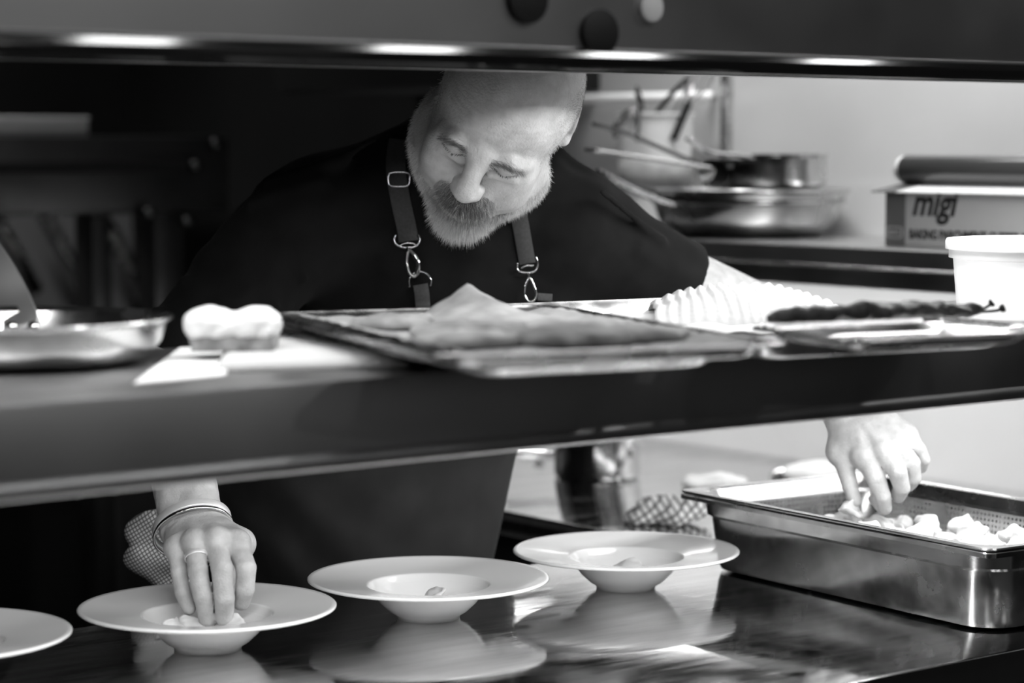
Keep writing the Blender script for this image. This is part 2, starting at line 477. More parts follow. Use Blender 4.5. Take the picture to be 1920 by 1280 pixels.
# ------------------------------------------------------------------ pass shelf
ZS = 1.25
ps = thing('pass_shelf', 'long steel pass shelf with deep front edge above the worktop', 'shelf', (1.7, YF, ZS))
def shelf_profile_me(x0, x1):
    # section in (y,z) swept along x: top plate, deep front edge with an out-turned round lip
    sec = [(.36, 0), (.003, 0), (.0008, -.0008), (0, -.003), (0, -.066)]
    sec += [(-.0075+.0075*math.cos(a), -.0665+.0075*math.sin(a)) for a in np.linspace(0, -PI, 7)[1:]]
    sec += [(-.0135, -.0665), (-.0135+.0, -.0705)]
    sec += [(-.0035+.0100*math.cos(a), -.0705+.0100*math.sin(a)) for a in np.linspace(PI, 2*PI, 9)]
    sec += [(.004, -.004), (.36, -.004)]
    return sec
# simpler clean section: panel + half-round bead along the lower edge
sec = [(.36, 0), (.004, 0), (.001, -.001), (0, -.004), (0, -.062), (-.003, -.0645), (-.0045, -.069), (-.003, -.0745), (.001, -.077), (.006, -.0745), (.007, -.069), (.006, -.062), (.006, -.03), (.36, -.03)]
def prism_x(sec, x0, x1):
    n = len(sec); vs = [(x0, y, z) for y, z in sec]+[(x1, y, z) for y, z in sec]
    fs = [(i, (i+1) % n, n+(i+1) % n, n+i) for i in range(n)]+[tuple(range(n-1, -1, -1)), tuple(range(n, 2*n))]
    me = mesh(vs, fs); bm = bmesh.new(); bm.from_mesh(me); bmesh.ops.recalc_face_normals(bm, faces=bm.faces); bm.to_mesh(me); bm.free(); return me
autosm(link('shelf_board', prism_x(sec, -1.35, 1.2), M['fascia'], ps), 40)
for x in (-1.3, 1.12):
    box('bracket', (x, .10, -.345), (x+.03, .16, -.031), M['steel'], ps)

# ------------------------------------------------------------------ gantry with heat lamps above
ZG = 1.5244
ga = thing('heated_gantry', 'upper steel gantry shelf with glossy lower rail above the cook', 'shelf', (1.7, YF, ZG))
sec = [(.29, .24), (.012, .24), (.008, .236), (.008, .012), (.003, .011), (-.002, .0075), (-.003, .003), (-.001, -.0005), (.003, -.001), (.010, 0), (.012, .055), (.278, .055), (.282, 0), (.286, -.001), (.290, 0)]
hs = autosm(link('housing', prism_x(sec, -1.35, 1.25), [M['gantry'], M['recess']], ga), 40)  # recess shaped to cut the lamp light, its inside blackened to stay dark
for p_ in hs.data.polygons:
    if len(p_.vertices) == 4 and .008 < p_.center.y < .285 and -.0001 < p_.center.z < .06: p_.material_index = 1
# glossy rail along the lower front edge
rs = [(.004, .0097), (.0, .0100), (-.0030, .0093), (-.0046, .0078), (-.0065, .0030), (-.0068, .0010), (-.0050, -.0060), (-.0030, -.0087), (.0, -.0093), (.004, -.0090)]
autosm(link('rail', prism_x(rs, -1.352, 1.252), M['rail'], ga), 12)
for x in (-1.3, 1.12):
    box('post', (x, .10, -.273), (x+.03, .16, .0), M['steel'], ga)
def disc(name, u, v, r_px, m, label):
    p = PY(u, v, YF+.008); d = (p-CAM)@CF; r = r_px*d/F
    me = lathe_me([(0, 0), (r*.9, 0), (r, .001), (r, .005), (r*.86, .0065), (0, .0065)], 40)
    o = link(name, me, m); o.rotation_euler = (PI/2, 0, 0); o.location = (p[0], YF+.0078, p[2]); autosm(o, 40)
    tag(o, label, 'magnet')
disc('magnet', 986, -2, 46, M['rubber'], 'black round magnet at the top edge of the upper gantry panel')
disc('magnet', 1121, 61, 43, M['rubber'], 'black round magnet just above the glossy gantry rail')
disc('magnet', 1217, 14, 27, M['white'], 'small white round magnet on the gantry panel')

# ------------------------------------------------------------------ wall shelf and things on it
ZW = 1.295
ws = thing('wall_shelf', 'steel wall shelf carrying the pan stack and the parchment box', 'shelf', (XW, 2.8, ZW))
def prism_y(sec, y0, y1):
    n = len(sec); vs = [(x, y0, z) for x, z in sec]+[(x, y1, z) for x, z in sec]
    fs = [(i, (i+1) % n, n+(i+1) % n, n+i) for i in range(n)]+[tuple(range(n-1, -1, -1)), tuple(range(n, 2*n))]
    me = mesh(vs, fs); bm = bmesh.new(); bm.from_mesh(me); bmesh.ops.recalc_face_normals(bm, faces=bm.faces); bm.to_mesh(me); bm.free(); return me
sec = [(-.001, 0), (-.347, 0), (-.35, -.003), (-.35, -.028), (-.344, -.0295), (-.344, -.031), (-.349, -.032), (-.35, -.034), (-.35, -.060), (-.346, -.062), (-.001, -.062)]
autosm(link('shelf_board', prism_y(sec, -.68, .64), M['fascia'], ws), 40)
link('edge_strip', prism_y([(-.3535, -.0285), (-.3535, -.0325), (-.349, -.0325), (-.349, -.0285)], -.68, .64), M['steel'], ws)
for y in (-.5, .5):
    box('bracket', (-.30, y, -.10), (-.001, y+.02, -.063), M['steel'], ws)

# pan stack
def pan_body(r, h, flare=.02, th=.003, base=.75, roll=.004):
    rb = r*base
    out = [(0, 0), (rb*.95, 0), (rb, .002), (rb+(r-rb)*.45, h*.22), (rb+(r-rb)*.75, h*.5), (r-.002, h*.92), (r+roll, h)]
    inn = [(r+roll-.001, h+.002), (r-th-.002, h*.94), (rb+(r-rb)*.75-th, h*.52), (rb+(r-rb)*.42, h*.25), (rb-.003, .005), (0, .0045)]
    return out+inn
def straight_pan(r, h, th=.002):
    return [(0, 0), (r-.006, 0), (r-.001, .003), (r, .008), (r, h-.004), (r+.003, h-.001), (r+.003, h+.001), (r-.001, h), (r-th, h-.004), (r-th, .008), (r-.008, .004), (0, .004)]
def handle(parent, pts, w, t, m, name='handle'):
    return link(name, sweep_me(smooth_path(pts, 20), rect(w, t)), m, parent)
PC = PX(1402, 444, 2.82); PC[2] = ZW
def pan_at(u, v, x, z):
    p = PX(u, v, x); p[2] = z; return p
p1 = thing('frying_pan', 'large steel frying pan at the bottom of the stack on the wall shelf', 'pan', PC)
autosm(link('body', lathe_me(pan_body(.160, .058, base=.72)), M['pan'], p1), 30)
def hpt(root, u, v, d):
    return W(u, v, d)-np.array(root.location)
handle(p1, [hpt(p1, 1262, 385, 3.86), hpt(p1, 1225, 372, 3.84), hpt(p1, 1180, 352, 3.82), hpt(p1, 1120, 320, 3.8)], .022, .006, M['pan'])
p2 = thing('frying_pan', 'second steel frying pan nested in the stack on the wall shelf', 'pan', PC+np.array([0.0, -.005, .024]))
autosm(link('body', lathe_me(pan_body(.163, .052, base=.70)), M['pan'], p2), 30)
handle(p2, [hpt(p2, 1262, 366, 3.86), hpt(p2, 1215, 356, 3.84), hpt(p2, 1160, 342, 3.82), hpt(p2, 1110, 328, 3.8)], .022, .006, M['darkpan'])
PC3 = pan_at(1428, 352, 2.83, ZW+.079)
p3 = thing('saucepan', 'dark steel saucepan with long bright handle on top of the stacked frying pans', 'pan', PC3)
autosm(link('body', lathe_me(straight_pan(.098, .048)), M['darkpan'], p3), 30)
handle(p3, [hpt(p3, 1334, 316, 3.93), hpt(p3, 1262, 304, 3.88), hpt(p3, 1180, 292, 3.82), hpt(p3, 1107, 281, 3.75)], .024, .005, M['chrome'])
link('rivet', lathe_me([(0, 0), (.004, 0), (.003, .003), (0, .004)], 12), M['chrome'], p3, loc=(-.05, -.06, .04))
p4 = thing('small_saucepan', 'small pot nested inside the dark saucepan, rim catching light', 'pan', pan_at(1480, 345, 2.84, ZW+.0835))
autosm(link('body', lathe_me(straight_pan(.0605, .052)), M['pan'], p4), 30)
handle(p4, [hpt(p4, 1404, 296, 4.03), hpt(p4, 1375, 290, 4.01), hpt(p4, 1330, 285, 3.98), hpt(p4, 1290, 260, 3.95)], .014, .005, M['chrome'])
p6 = thing('ladle', 'dark handled ladle leaning over the pan stack from upper left', 'ladle', pan_at(1335, 330, 2.88, ZW+.10))
handle(p6, [hpt(p6, 1322, 312, 3.98), hpt(p6, 1250, 282, 3.95), hpt(p6, 1180, 252, 3.92), hpt(p6, 1112, 232, 3.9)], .014, .005, M['darkpan'])
lb = link('bowl', lathe_me([(0, -.022), (.015, -.020), (.026, -.01), (.03, 0), (.029, 0), (.025, -.009), (.014, -.018), (0, -.020)], 32), M['pan'], p6)
lb.location = tuple(hpt(p6, 1340, 318, 3.99))
p7 = thing('steel_tray', 'small shiny steel tray edge under the pan handles near the cook', 'tray', pan_at(1215, 425, 2.715, ZW))
tme = tray_me(.12, .22, .02, cr=.02)
t7 = link('body', tme, M['pan'], p7, loc=(0, .12, .022)); autosm(t7, 35)

# rail with hanging tools, and tall white container
rl = thing('utensil_rail', 'steel rail fixed on the wall behind the pans, glare painted as white', 'rail', PX(1190, 183, 2.94))
tube('bar', [(0, -.20, 0), (0, .40, 0)], .0085, M['plastic'], rl)  # white bar colour stands in for blown-out glare on steel
for y in (-.15, .35):
    tube('bracket', [(0, y, 0), (.06, y, 0)], .006, M['steel'], rl)
cw = thing('utensil_container', 'tall white plastic container of utensils standing behind the pans', 'container', pan_at(1228, 432, 2.86, ZW))
autosm(link('body', lathe_me([(0, 0), (.052, 0), (.056, .004), (.066, .2), (.070, .203), (.070, .207), (.064, .207), (.0625, .203), (.053, .006), (0, .005)], 48), M['plastic'], cw), 30)
link('label_band', lathe_me([(.0618, .07), (.0628, .07), (.0655, .125), (.0645, .125)], 48, close=True), M['parch'], cw)
def tongs(u0, v0, u1, v1, d, label, m, w=.012):
    base = W(u0, v0, d); t = thing('tongs', label, 'tongs', base)
    e = W(u1, v1, d)-base; side = CR*.012
    for sgn in (-1, 1):
        handle(t, [side*sgn*.2, e*.3+side*sgn*1.1, e*.7+side*sgn*1.0, e+side*sgn*.1], w, .0025, m, 'arm')
    return t
tongs(1212, 262, 1292, 146, 4.22, 'dark tongs leaning right out of the white container', M['darkpan'])
tongs(1160, 258, 1185, 205, 4.15, 'short steel tongs at the left of the white container', M['pan'])
wk = thing('whisk', 'wire whisk with looped head standing in the white container', 'whisk', W(1262, 262, 4.2))
e = W(1310, 150, 4.2)-W(1262, 262, 4.2)
handle(wk, [e*0, e*.25, e*.5, e*.62], .012, .012, M['darkpan'])
ax = e/np.linalg.norm(e); s1 = np.cross(ax, CB); s1 /= np.linalg.norm(s1)
for k in range(5):
    a = PI*k/5; sd = s1*math.cos(a)+np.cross(ax, s1)*math.sin(a)
    loop = [e*.6+ax*.0]+[e*.6+ax*(.062*(1-math.cos(q))/2*1.2)+sd*(.022*math.sin(q)) for q in np.linspace(.2, 2*PI-.2, 20)]+[e*.6]
    loop = [e*.6]+[e*.6+ax*(.075*math.sin(q/2))+sd*(.022*math.sin(q)) for q in np.linspace(.15, 2*PI-.15, 22)]+[e*.6]
    link('wire', sweep_me(loop, circ(.0012, 6)), M['chrome'], wk)
sp = thing('serving_spoon', 'steel serving spoon with dark bowl beside the whisk', 'spoon', W(1195, 265, 4.17))
e = W(1200, 180, 4.17)-W(1195, 265, 4.17)
handle(sp, [e*0, e*.4, e*.75], .008, .003, M['pan'])
bs = link('bowl', lathe_me([(0, -.006), (.010, -.004), (.015, 0), (.0145, .001), (.009, -.003), (0, -.0045)], 24), M['darkpan'], sp)
bs.location = tuple(e*.95); bs.rotation_euler = (1.3, 0, .6); bs.scale = (1, 1.6, 1)

# parchment box
bx0 = PX(1660, 461, 2.72)
BY = bx0[1]
pb = thing('parchment_box', 'long cardboard box of baking parchment printed on the front', 'box', (2.72, BY, ZW))
bl, bh, bw = .40, .083, .085
box('carton', (0, -bl, 0), (bw, 0, bh), M['card_l'], pb, bev=.001)
box('dark_panel', (-.0012, -.040, .0005), (-.0001, -.0005, bh-.001), M['card_d'], pb, bev=0)
# lid flap raised over the front
lid = [(-.022, -.003), (-.0225, -.0015), (bw*.98, .0165), (bw, .015)]
def lid_me(y0, y1):
    n = len(lid); vs = [(x, y0, z) for x, z in lid]+[(x, y1, z) for x, z in lid]
    fs = [(i, (i+1) % n, n+(i+1) % n, n+i) for i in range(n)]+[tuple(range(n-1, -1, -1)), tuple(range(n, 2*n))]
    me = mesh(vs, fs); bm = bmesh.new(); bm.from_mesh(me); bmesh.ops.recalc_face_normals(bm, faces=bm.faces); bm.to_mesh(me); bm.free(); return me
o = link('lid', lid_me(-bl, -.040), M['card_w'], pb, smooth=False, loc=(0, 0, bh+.0005))
o = link('lid_end', lid_me(-.0398, .010), M['card_d'], pb, smooth=False, loc=(0, 0, bh+.0005)); o['label'] = 'dark grey end of the lid'
def text(s, size, loc, parent, m, shear=0, bold=0, name='lettering', rot=(PI/2, 0, -PI/2), sx=1.0, spacing=1.0):
    c = bpy.data.curves.new(name, 'FONT'); c.body = s; c.size = size; c.extrude = .0002; c.shear = shear; c.offset = bold
    c.space_character = spacing; c.resolution_u = 4
    o = bpy.data.objects.new(name, c); COL.objects.link(o); c.materials.append(m); o.parent = parent
    me = bpy.data.meshes.new_from_object(o); bpy.data.objects.remove(o); bpy.data.curves.remove(c)
    o = bpy.data.objects.new(name, me); COL.objects.link(o); o.parent = parent
    if not me.materials: me.materials.append(m)
    o.location = loc; o.rotation_euler = rot; o.scale = (sx, 1, 1); return o
text('migi', .056, (-.0006, -.053, .048), pb, M['ink'], shear=.28, bold=.0016, sx=.92, spacing=1.0)
text('BAKING PARCHMENT CUTTER BOX', .0190, (-.0006, -.048, .0125), pb, M['ink'], bold=.0007, sx=.80)
# outlined badge on the dark end
bd = [(-.0016, -.0195+a, .0205+b) for a, b in rect(.030, .016, .004)]
link('badge', sweep_me(bd, circ(.0007, 6), closed=True), M['card_l'], pb)
text('ARTIS', .0085, (-.0016, -.0085, .0175), pb, M['card_l'], sx=.9)

rlz = ZW+bh+.0105+.0215
fr = thing('film_roll', 'dark wrapped roll lying on top of the parchment box', 'roll', (2.725+.035, BY-.005, rlz))
o = link('wrap', lathe_me([(0, 0), (.0212, 0), (.0220, .002), (.0220, .388), (.021, .39), (0, .39)], 48), M['film'], fr)
o.rotation_euler = (PI/2, 0, 0); autosm(o, 40); o.location = (0, .0, 0)
o = link('core', lathe_me([(.0, -.010), (.0188, -.010), (.0200, -.007), (.0200, -.0005), (0, -.0005)], 40), M['core'], fr)
o.rotation_euler = (PI/2, 0, 0); autosm(o, 40)

# ------------------------------------------------------------------ things on the pass shelf
# white tub
tp = PZ(1958, 597, ZS)
tb = thing('white_tub', 'white plastic tub on the pass shelf under the parchment box', 'tub', (tp[0], tp[1], ZS))
tb.location = (tp[0], tp[1], ZS+.0005)
autosm(link('body', lathe_me([(0, 0), (.094, 0), (.098, .003), (.1035, .068), (.1085, .069), (.1085, .077), (.1085, .0785), (.1125, .079), (.1125, .088), (.111, .0905), (.106, .0905), (.1045, .088), (.096, .005), (0, .004)], 96), M['plastic'], tb), 35)

def rect_tray(name, label, FL, FR, BR, z, depth, m, Lx=None, Ly=None, cr=.03, rim=.009, group=None):
    pass
tA2 = thing('baking_tray', 'lower steel baking tray overhanging the shelf under the crumb-filled one', 'tray', (1.355, 1.845, ZS+.0155), 0)
tA2.location = (1.408, 1.827, ZS); tA2.rotation_euler.z = math.radians(-10)
autosm(link('body', tray_me(.275, .53, .0135), M['tray'], tA2, loc=(0, 0, .0150)), 35)
tA = thing('baking_tray', 'upper steel baking tray lined with parchment and baked crumbs', 'tray', (1.385, 1.752, ZS+.0155), math.radians(-16.5))
autosm(link('body', tray_me(.325, .53, .0135), M['tray'], tA, loc=(0, 0, .0150)), 35)
tB = thing('baking_tray', 'right-hand steel baking tray holding white towel and paper', 'tray', (1.738, 1.80, ZS), math.radians(-9))
autosm(link('body', tray_me(.325, .53, .0225), M['tray'], tB, loc=(0, 0, .0240)), 35)

def parch_fn(s, t):
    x = (s-.5)*.27; y = (t-.5)*.47
    z = .0045+.003*(1+n3((x, y, 0), 14))+.0035*abs(n3((x, y, 1), 30))
    # raised back corner, folded up
    c = max(0, (t-.72)/.28)*max(0, 1-abs(s-.70)/.20)
    z += .030*c
    edge = max(abs(s-.5), 0)*2
    z += .006*max(0, edge-.8)/.2
    return (x, y, z)
pa = link('baking_parchment', sheet_me(parch_fn, 60, 90, .0006), M['parch'], loc=(1.385, 1.752, ZS+.0172), rotz=math.radians(-16.5))
tag(pa, 'crumpled baking parchment with raised corner in the crumb-filled tray', 'baking paper')
def blob_me(r, h, seed, n=28, jag=.25):
    prof = []
    me = lathe_me([(0, 0), (r*.9, 0), (r, h*.3), (r*.92, h*.8), (r*.5, h), (0, h)], n)
    for v in me.vertices:
        k = 1+jag*n3((v.co.x, v.co.y, 0), 1.6/r, seed*3.1); v.co.x *= k; v.co.y *= k; v.co.z *= 1+.6*n3((v.co.x, v.co.y, 1), 3/r, seed)
    return me
ca, sa = math.cos(math.radians(-16.5)), math.sin(math.radians(-16.5))
bis = [(-.085, -.13, .05, .011), (.0, -.15, .055, .013), (.08, -.12, .045, .010), (-.05, -.03, .055, .012), (.06, -.02, .05, .010), (-.09, .07, .04, .009), (.03, .07, .045, .008), (-.05, .15, .035, .007)]
where = ['at the front left', 'at the front middle', 'at the front right', 'left of the tray middle', 'right of the tray middle', 'along the left side', 'below the raised corner', 'at the back left']
for k, (x, y, r, h) in enumerate(bis):
    o = link('flat_biscuit', blob_me(r, h, k+1, 40, .3), M['biscuit'] if k % 2 else M['parch'], loc=(1.385+ca*x-sa*y, 1.752+sa*x+ca*y, ZS+.0262))
    tag(o, 'flat crumbly biscuit %s of the parchment-lined tray' % where[k], 'biscuit', 'biscuits in the left baking tray')

# tray C: small dark tray with charred vegetable
q = [PZ(1450, 634, ZS+.038), PZ(1815, 619, ZS+.038), PZ(1882, 594, ZS+.038)]
cen = (q[0]+q[2])/2; dx = q[1]-q[0]; Lx = float(np.linalg.norm(dx[:2])); Ly = float(np.linalg.norm((q[2]-q[1])[:2]))
angC = math.atan2(dx[1], dx[0])
print('trayC', cen, Lx, Ly, math.degrees(angC))
tC = thing('small_tray', 'small dark-sided tray with charred vegetable at the shelf front', 'tray', (cen[0], cen[1], ZS+.0245), angC)
autosm(link('body', tray_me(Lx+.01, max(Ly, .12), .0118, cr=.02, rim=.006), M['pan'], tC, loc=(0, 0, .013)), 35)
# charred vegetable: long knobbly body with two curled stems
cp = [W(1438, 597, 2.24), W(1480, 592, 2.24), W(1560, 587, 2.26), W(1650, 583, 2.29), W(1730, 580, 2.33), W(1790, 582, 2.36), W(1830, 580, 2.39)]
cp = [p+np.array([0, 0, -.0]) for p in cp]
cv = thing('charred_vegetable', 'long dark charred vegetable with two curling stem ends', 'vegetable', cp[3])
o0 = np.array(cv.location)
pp = smooth_path([p-o0 for p in cp], 90)
rs_ = [.004+.0125*math.sin(PI*min(1, (i+4)/(len(pp)*.30)) / 2)*(1-.55*i/len(pp)) for i in range(len(pp))]
me = sweep_me(pp, circ(1, 24, .62), scales=rs_)
for v in me.vertices:
    v.co += Vector((n3(v.co, 60), n3(v.co, 60, 3), n3(v.co, 70, 5)))*.0042
link('body', me, M['char'], cv)
for pts, nm in (([(1815, 583, 2.38), (1838, 580, 2.40), (1852, 574, 2.41), (1862, 566, 2.41)], 'stem'), ([(1812, 584, 2.38), (1842, 584, 2.40), (1868, 582, 2.41), (1884, 576, 2.41)], 'stem')):
    sp_ = smooth_path([W(*p)-o0 for p in pts], 18)
    link(nm, sweep_me(sp_, circ(1, 10), scales=[.0022-.0006*math.sin(PI*i/len(sp_))+(.0022 if i > len(sp_)-5 else 0) for i in range(len(sp_))]), M['char'], cv)

# ribbed white towel in the right tray
def towel_fn(s, t):
    x = (s-.5)*.20; y = (t-.5)*.20
    ridge = .0020*math.sin(s*PI*2*17)
    hump = .040*math.sin(PI*min(1, max(0, t)))**.6*math.sin(PI*(.12+.80*s))**.6
    return (x+.006*n3((x, y, 0), 20), y, hump+ridge*(.4+.6*math.sin(PI*t))+.004*n3((x, y, 2), 25)+.003)
c = PZ(1570, 585, ZS+.02)
tw = link('ribbed_towel', sheet_me(towel_fn, 130, 40, .0025), M['towel_w'], loc=(1.80, 1.86, ZS+.006), rotz=math.radians(-38))
tag(tw, 'ribbed white towel bunched in the right-hand tray', 'towel')
def pap2(s, t):
    x = (s-.5)*.26; y = (t-.5)*.30
    return (x, y, .004+.012*abs(n3((x, y, 0), 18))+.010*max(0, n3((x, y, 4), 9)))
o = link('crumpled_paper', sheet_me(pap2, 60, 60, .0006), M['paper'], loc=(1.715, 1.87, ZS+.0045), rotz=math.radians(-9))
tag(o, 'crumpled white paper lining the right-hand baking tray', 'baking paper')

# white folded paper and board at the left
def fpaper(s, t):
    x = (s-.5)*.150; y = (t-.5)*.30
    return (x, y, .0105+.0015*math.sin(3*x*20)+.002*n3((x, y, 0), 12)-.004*max(0, abs(s-.5)*2-.9)*10)
def on_shelf(u, v, dz=0.0): p = PZ(u, v, ZS+dz); return p
corn = [on_shelf(412, 690), on_shelf(752, 682), on_shelf(655, 632), on_shelf(520, 630)]
print('paper corners', corn)
def quad_cloth(c4, th, seed, nseg=40, rise=.002):
    a, b, c_, d_ = [np.array(p) for p in c4]; cen = (a+b+c_+d_)/4
    def fn(s, t):
        p = (a*(1-s)+b*s)*(1-t)+(d_*(1-s)+c_*s)*t-cen
        e = min(s, 1-s, t, 1-t); rnd = min(1, e/.06)**.5
        return (p[0], p[1], .0006+th*(.35+.65*rnd)+rise*n3(p, 14, seed)*rnd)
    return cen, fn
cen1, fn1 = quad_cloth([on_shelf(405, 700), on_shelf(768, 690), on_shelf(668, 637), on_shelf(430, 640)], .0115, 3)
def solid_sheet(fn, nu, nv):
    top = sheet_me(fn, nu, nv, 0.0); vs = [v.co.copy() for v in top.vertices]; N = len(vs)//2
    me = top
    for i in range(N): me.vertices[N+i].co.z = .0003
    return me
fn_ = link('folded_napkin', solid_sheet(fn1, 50, 40), M['towel_w'], loc=(cen1[0], cen1[1], ZS))
tag(fn_, 'folded white cloth on the shelf beside the bread', 'napkin')
cen2, fn2 = quad_cloth([on_shelf(250, 722), on_shelf(420, 706), on_shelf(480, 650), on_shelf(335, 655)], .003, 5)
o = link('paper_sheet', solid_sheet(fn2, 40, 30), M['paper'], loc=(cen2[0], cen2[1], ZS))
tag(o, 'flat white paper sheet between the frying pan and the bread', 'paper')

# bread: two floury lobes
bc = PZ(436, 662, ZS+.012)
bd2 = PZ(436, 655, ZS+.012); bc = bd2
br = thing('bread_piece', 'floury white two-lobed piece of bread on the white cloth', 'bread', (bc[0], bc[1], ZS+.012))
Rc = np.stack([CR, CU, CB], 1).astype(np.float32)
kk = (bc-CAM)@CF/F
def bread_top(P):
    d = s_ell(P, CR*(-.021)+CU*.027, (.0235, .0125, .03), Rc)
    d = smin(d, s_ell(P, CR*.022+CU*.026, (.022, .0135, .03), Rc), .008)
    d = smin(d, s_box(P, CU*.020, (.041, .010, .030), .008, Rc), .008)
    return d+.0012*wnoise(P, 260, 3)
def bread_body(P):
    return s_box(P, CU*.0085+CR*.002, (.038, .014, .027), .006, Rc)+.0012*wnoise(P, 300, 5)
V, Fc = sdf_mesh(bread_top, (-.07, -.07, -.02), (.07, .07, .06), .0016); link('floured_top', me_from(V, Fc), M['bread'], br)
V, Fc = sdf_mesh(bread_body, (-.07, -.07, -.02), (.07, .07, .06), .0018); V[:, 2] = np.maximum(V[:, 2], 0.0002); link('crumb', me_from(V, Fc), M['crust'], br)

# left frying pan on the shelf
fp0 = PZ(40, 690, ZS+.001)
fc_ = PZ(28, 680, ZS)
fp = thing('frying_pan', 'blurred steel frying pan at the left end of the pass shelf', 'pan', (fc_[0], fc_[1], ZS+.0005))
autosm(link('body', lathe_me(pan_body(.140, .040, base=.80), 96), M['pan'], fp), 30)
o0 = np.array(fp.location)
ed = fc_-CAM; dd = ed@CF
hb = [W(40, 615, dd+.115)-o0, W(38, 597, dd+.125)-o0, W(22, 558, dd+.150)-o0, W(-10, 500, dd+.175)-o0, W(-60, 430, dd+.21)-o0]
link('handle', sweep_me(smooth_path(hb, 20), rect(.034, .005), up0=tuple(CB)), M['handle'], fp)
for u in (22, 63):
    o = link('rivet', lathe_me([(0, 0), (.0065, 0), (.0058, .003), (.003, .0052), (0, .0058)], 20), M['chrome'], fp)
    o.location = tuple(W(u, 614, dd+.106)-o0)
    o.rotation_euler = Vector(tuple(CB)).to_track_quat('Z', 'Y').to_euler()

# ------------------------------------------------------------------ plates
prof = [(0, .0035), (.030, .0035), (.033, .0), (.0365, .0), (.0375, .004), (.046, .009), (.0565, .019), (.0645, .030), (.070, .0355), (.090, .0385), (.120, .0425), (.1375, .0445), (.1402, .0460), (.1402, .0475), (.1385, .0488), (.134, .0480), (.110, .0445), (.085, .0410), (.0735, .0396), (.0715, .0392), (.0702, .0380), (.0690, .0350), (.058, .0225), (.047, .013), (.036, .0085), (.018, .0072), (0, .007)]
plate_me = lathe_me(prof, 128)
pls = [(389, 1135, 2.63, 'white wide-rimmed plate under the hand with bracelet', 1.0), (803, 1081, 2.85, 'white wide-rimmed plate in front of the apron, middle of the row', 1.0), (1174, 1030, 3.0, 'white wide-rimmed plate beside the perforated pan', 1.0), (-124, 1187, 2.52, 'white wide-rimmed plate cut off by the left photo edge', 1.0)]
PLC = []
for i, (u, v, d, lab, s) in enumerate(pls):
    c = PZ(u, v, .948)
    PLC.append(c)
    o = bpy.data.objects.new('plate', plate_me); COL.objects.link(o)
    if i == 0:
        plate_me.materials.append(M['porcelain']); plate_me.shade_smooth()
    o.location = (c[0], c[1], .9002); tag(o, lab, 'plate', 'row of wide-rimmed plates on the worktop')

# ------------------------------------------------------------------ dumplings
def dumpling_fn(seed):
    r = np.random.RandomState(seed); tw_ = r.uniform(-.3, .3); a0 = r.uniform(.8, 1.2)
    def f(P):
        d = s_ell(P, (0, .002, .009), (.017*a0, .011, .0095))
        # folded half-round skirt standing up behind the filling
        q = P.copy(); q[:, 1] = q[:, 1]+.25*q[:, 2]-.006+.0028*np.sin(q[:, 0]*190+seed)
        disc_ = np.sqrt(q[:, 0]**2+(q[:, 2]-.005)**2)-.0192-.0014*np.sin(6*np.arctan2(q[:, 2], q[:, 0])+seed)
        sk = smax(np.abs(q[:, 1])-.0016, disc_, .003)
        d = smin(d, sk, .006)
        # pinched wrap arms meeting in front
        for sg in (-1, 1):
            d = smin(d, s_cap(P, (sg*.019, .003, .008), (sg*.006, -.013, .007), .0048, .0035), .005)
        return smax(d, -P[:, 2]+.0002, .001)+.0005*wnoise(P, 420, seed)
    return f
dm = []
for s_ in range(3):
    V, Fc = sdf_mesh(dumpling_fn(s_+2), (-.034, -.030, -.006), (.034, .030, .036), .0012)
    me = me_from(V, Fc); me.materials.append(M['dough']); me.shade_smooth(); dm.append(me)
def dumpling(loc, rot, k, label, group, sc=1.0):
    o = bpy.data.objects.new('dumpling', dm[k % 3]); COL.objects.link(o)
    o.location = tuple(map(float, loc)); o.rotation_euler = rot; o.scale = (sc,)*3
    tag(o, label, 'dumpling', group)
dumpling((PLC[1][0]+.008, PLC[1][1]+.004, .912), (.5, 0, 1.0), 1, 'single pale dumpling in the well of the middle plate', 'dumplings on the plates', 1.05)
dumpling((PLC[2][0]+.010, PLC[2][1]+.004, .912), (0.4, 0, 2.2), 2, 'single pale dumpling in the plate beside the perforated pan', 'dumplings on the plates', 1.0)
P0 = PLC[0]
dumpling((P0[0]-.036, P0[1]+.014, .914), (0, 0, .4), 0, 'pale dumpling at the left side of the well of the plate under the hand', 'dumplings on the plates')
dumpling((P0[0]-.010, P0[1]+.024, .911), (0, 0, -.5), 1, 'pale dumpling just left of the fingertips in the plate under the hand', 'dumplings on the plates')
dumpling((P0[0]+.030, P0[1]-.005, .912), (0, 0, 1.9), 2, 'pale dumpling at the right of the fingertips in the plate under the hand', 'dumplings on the plates')

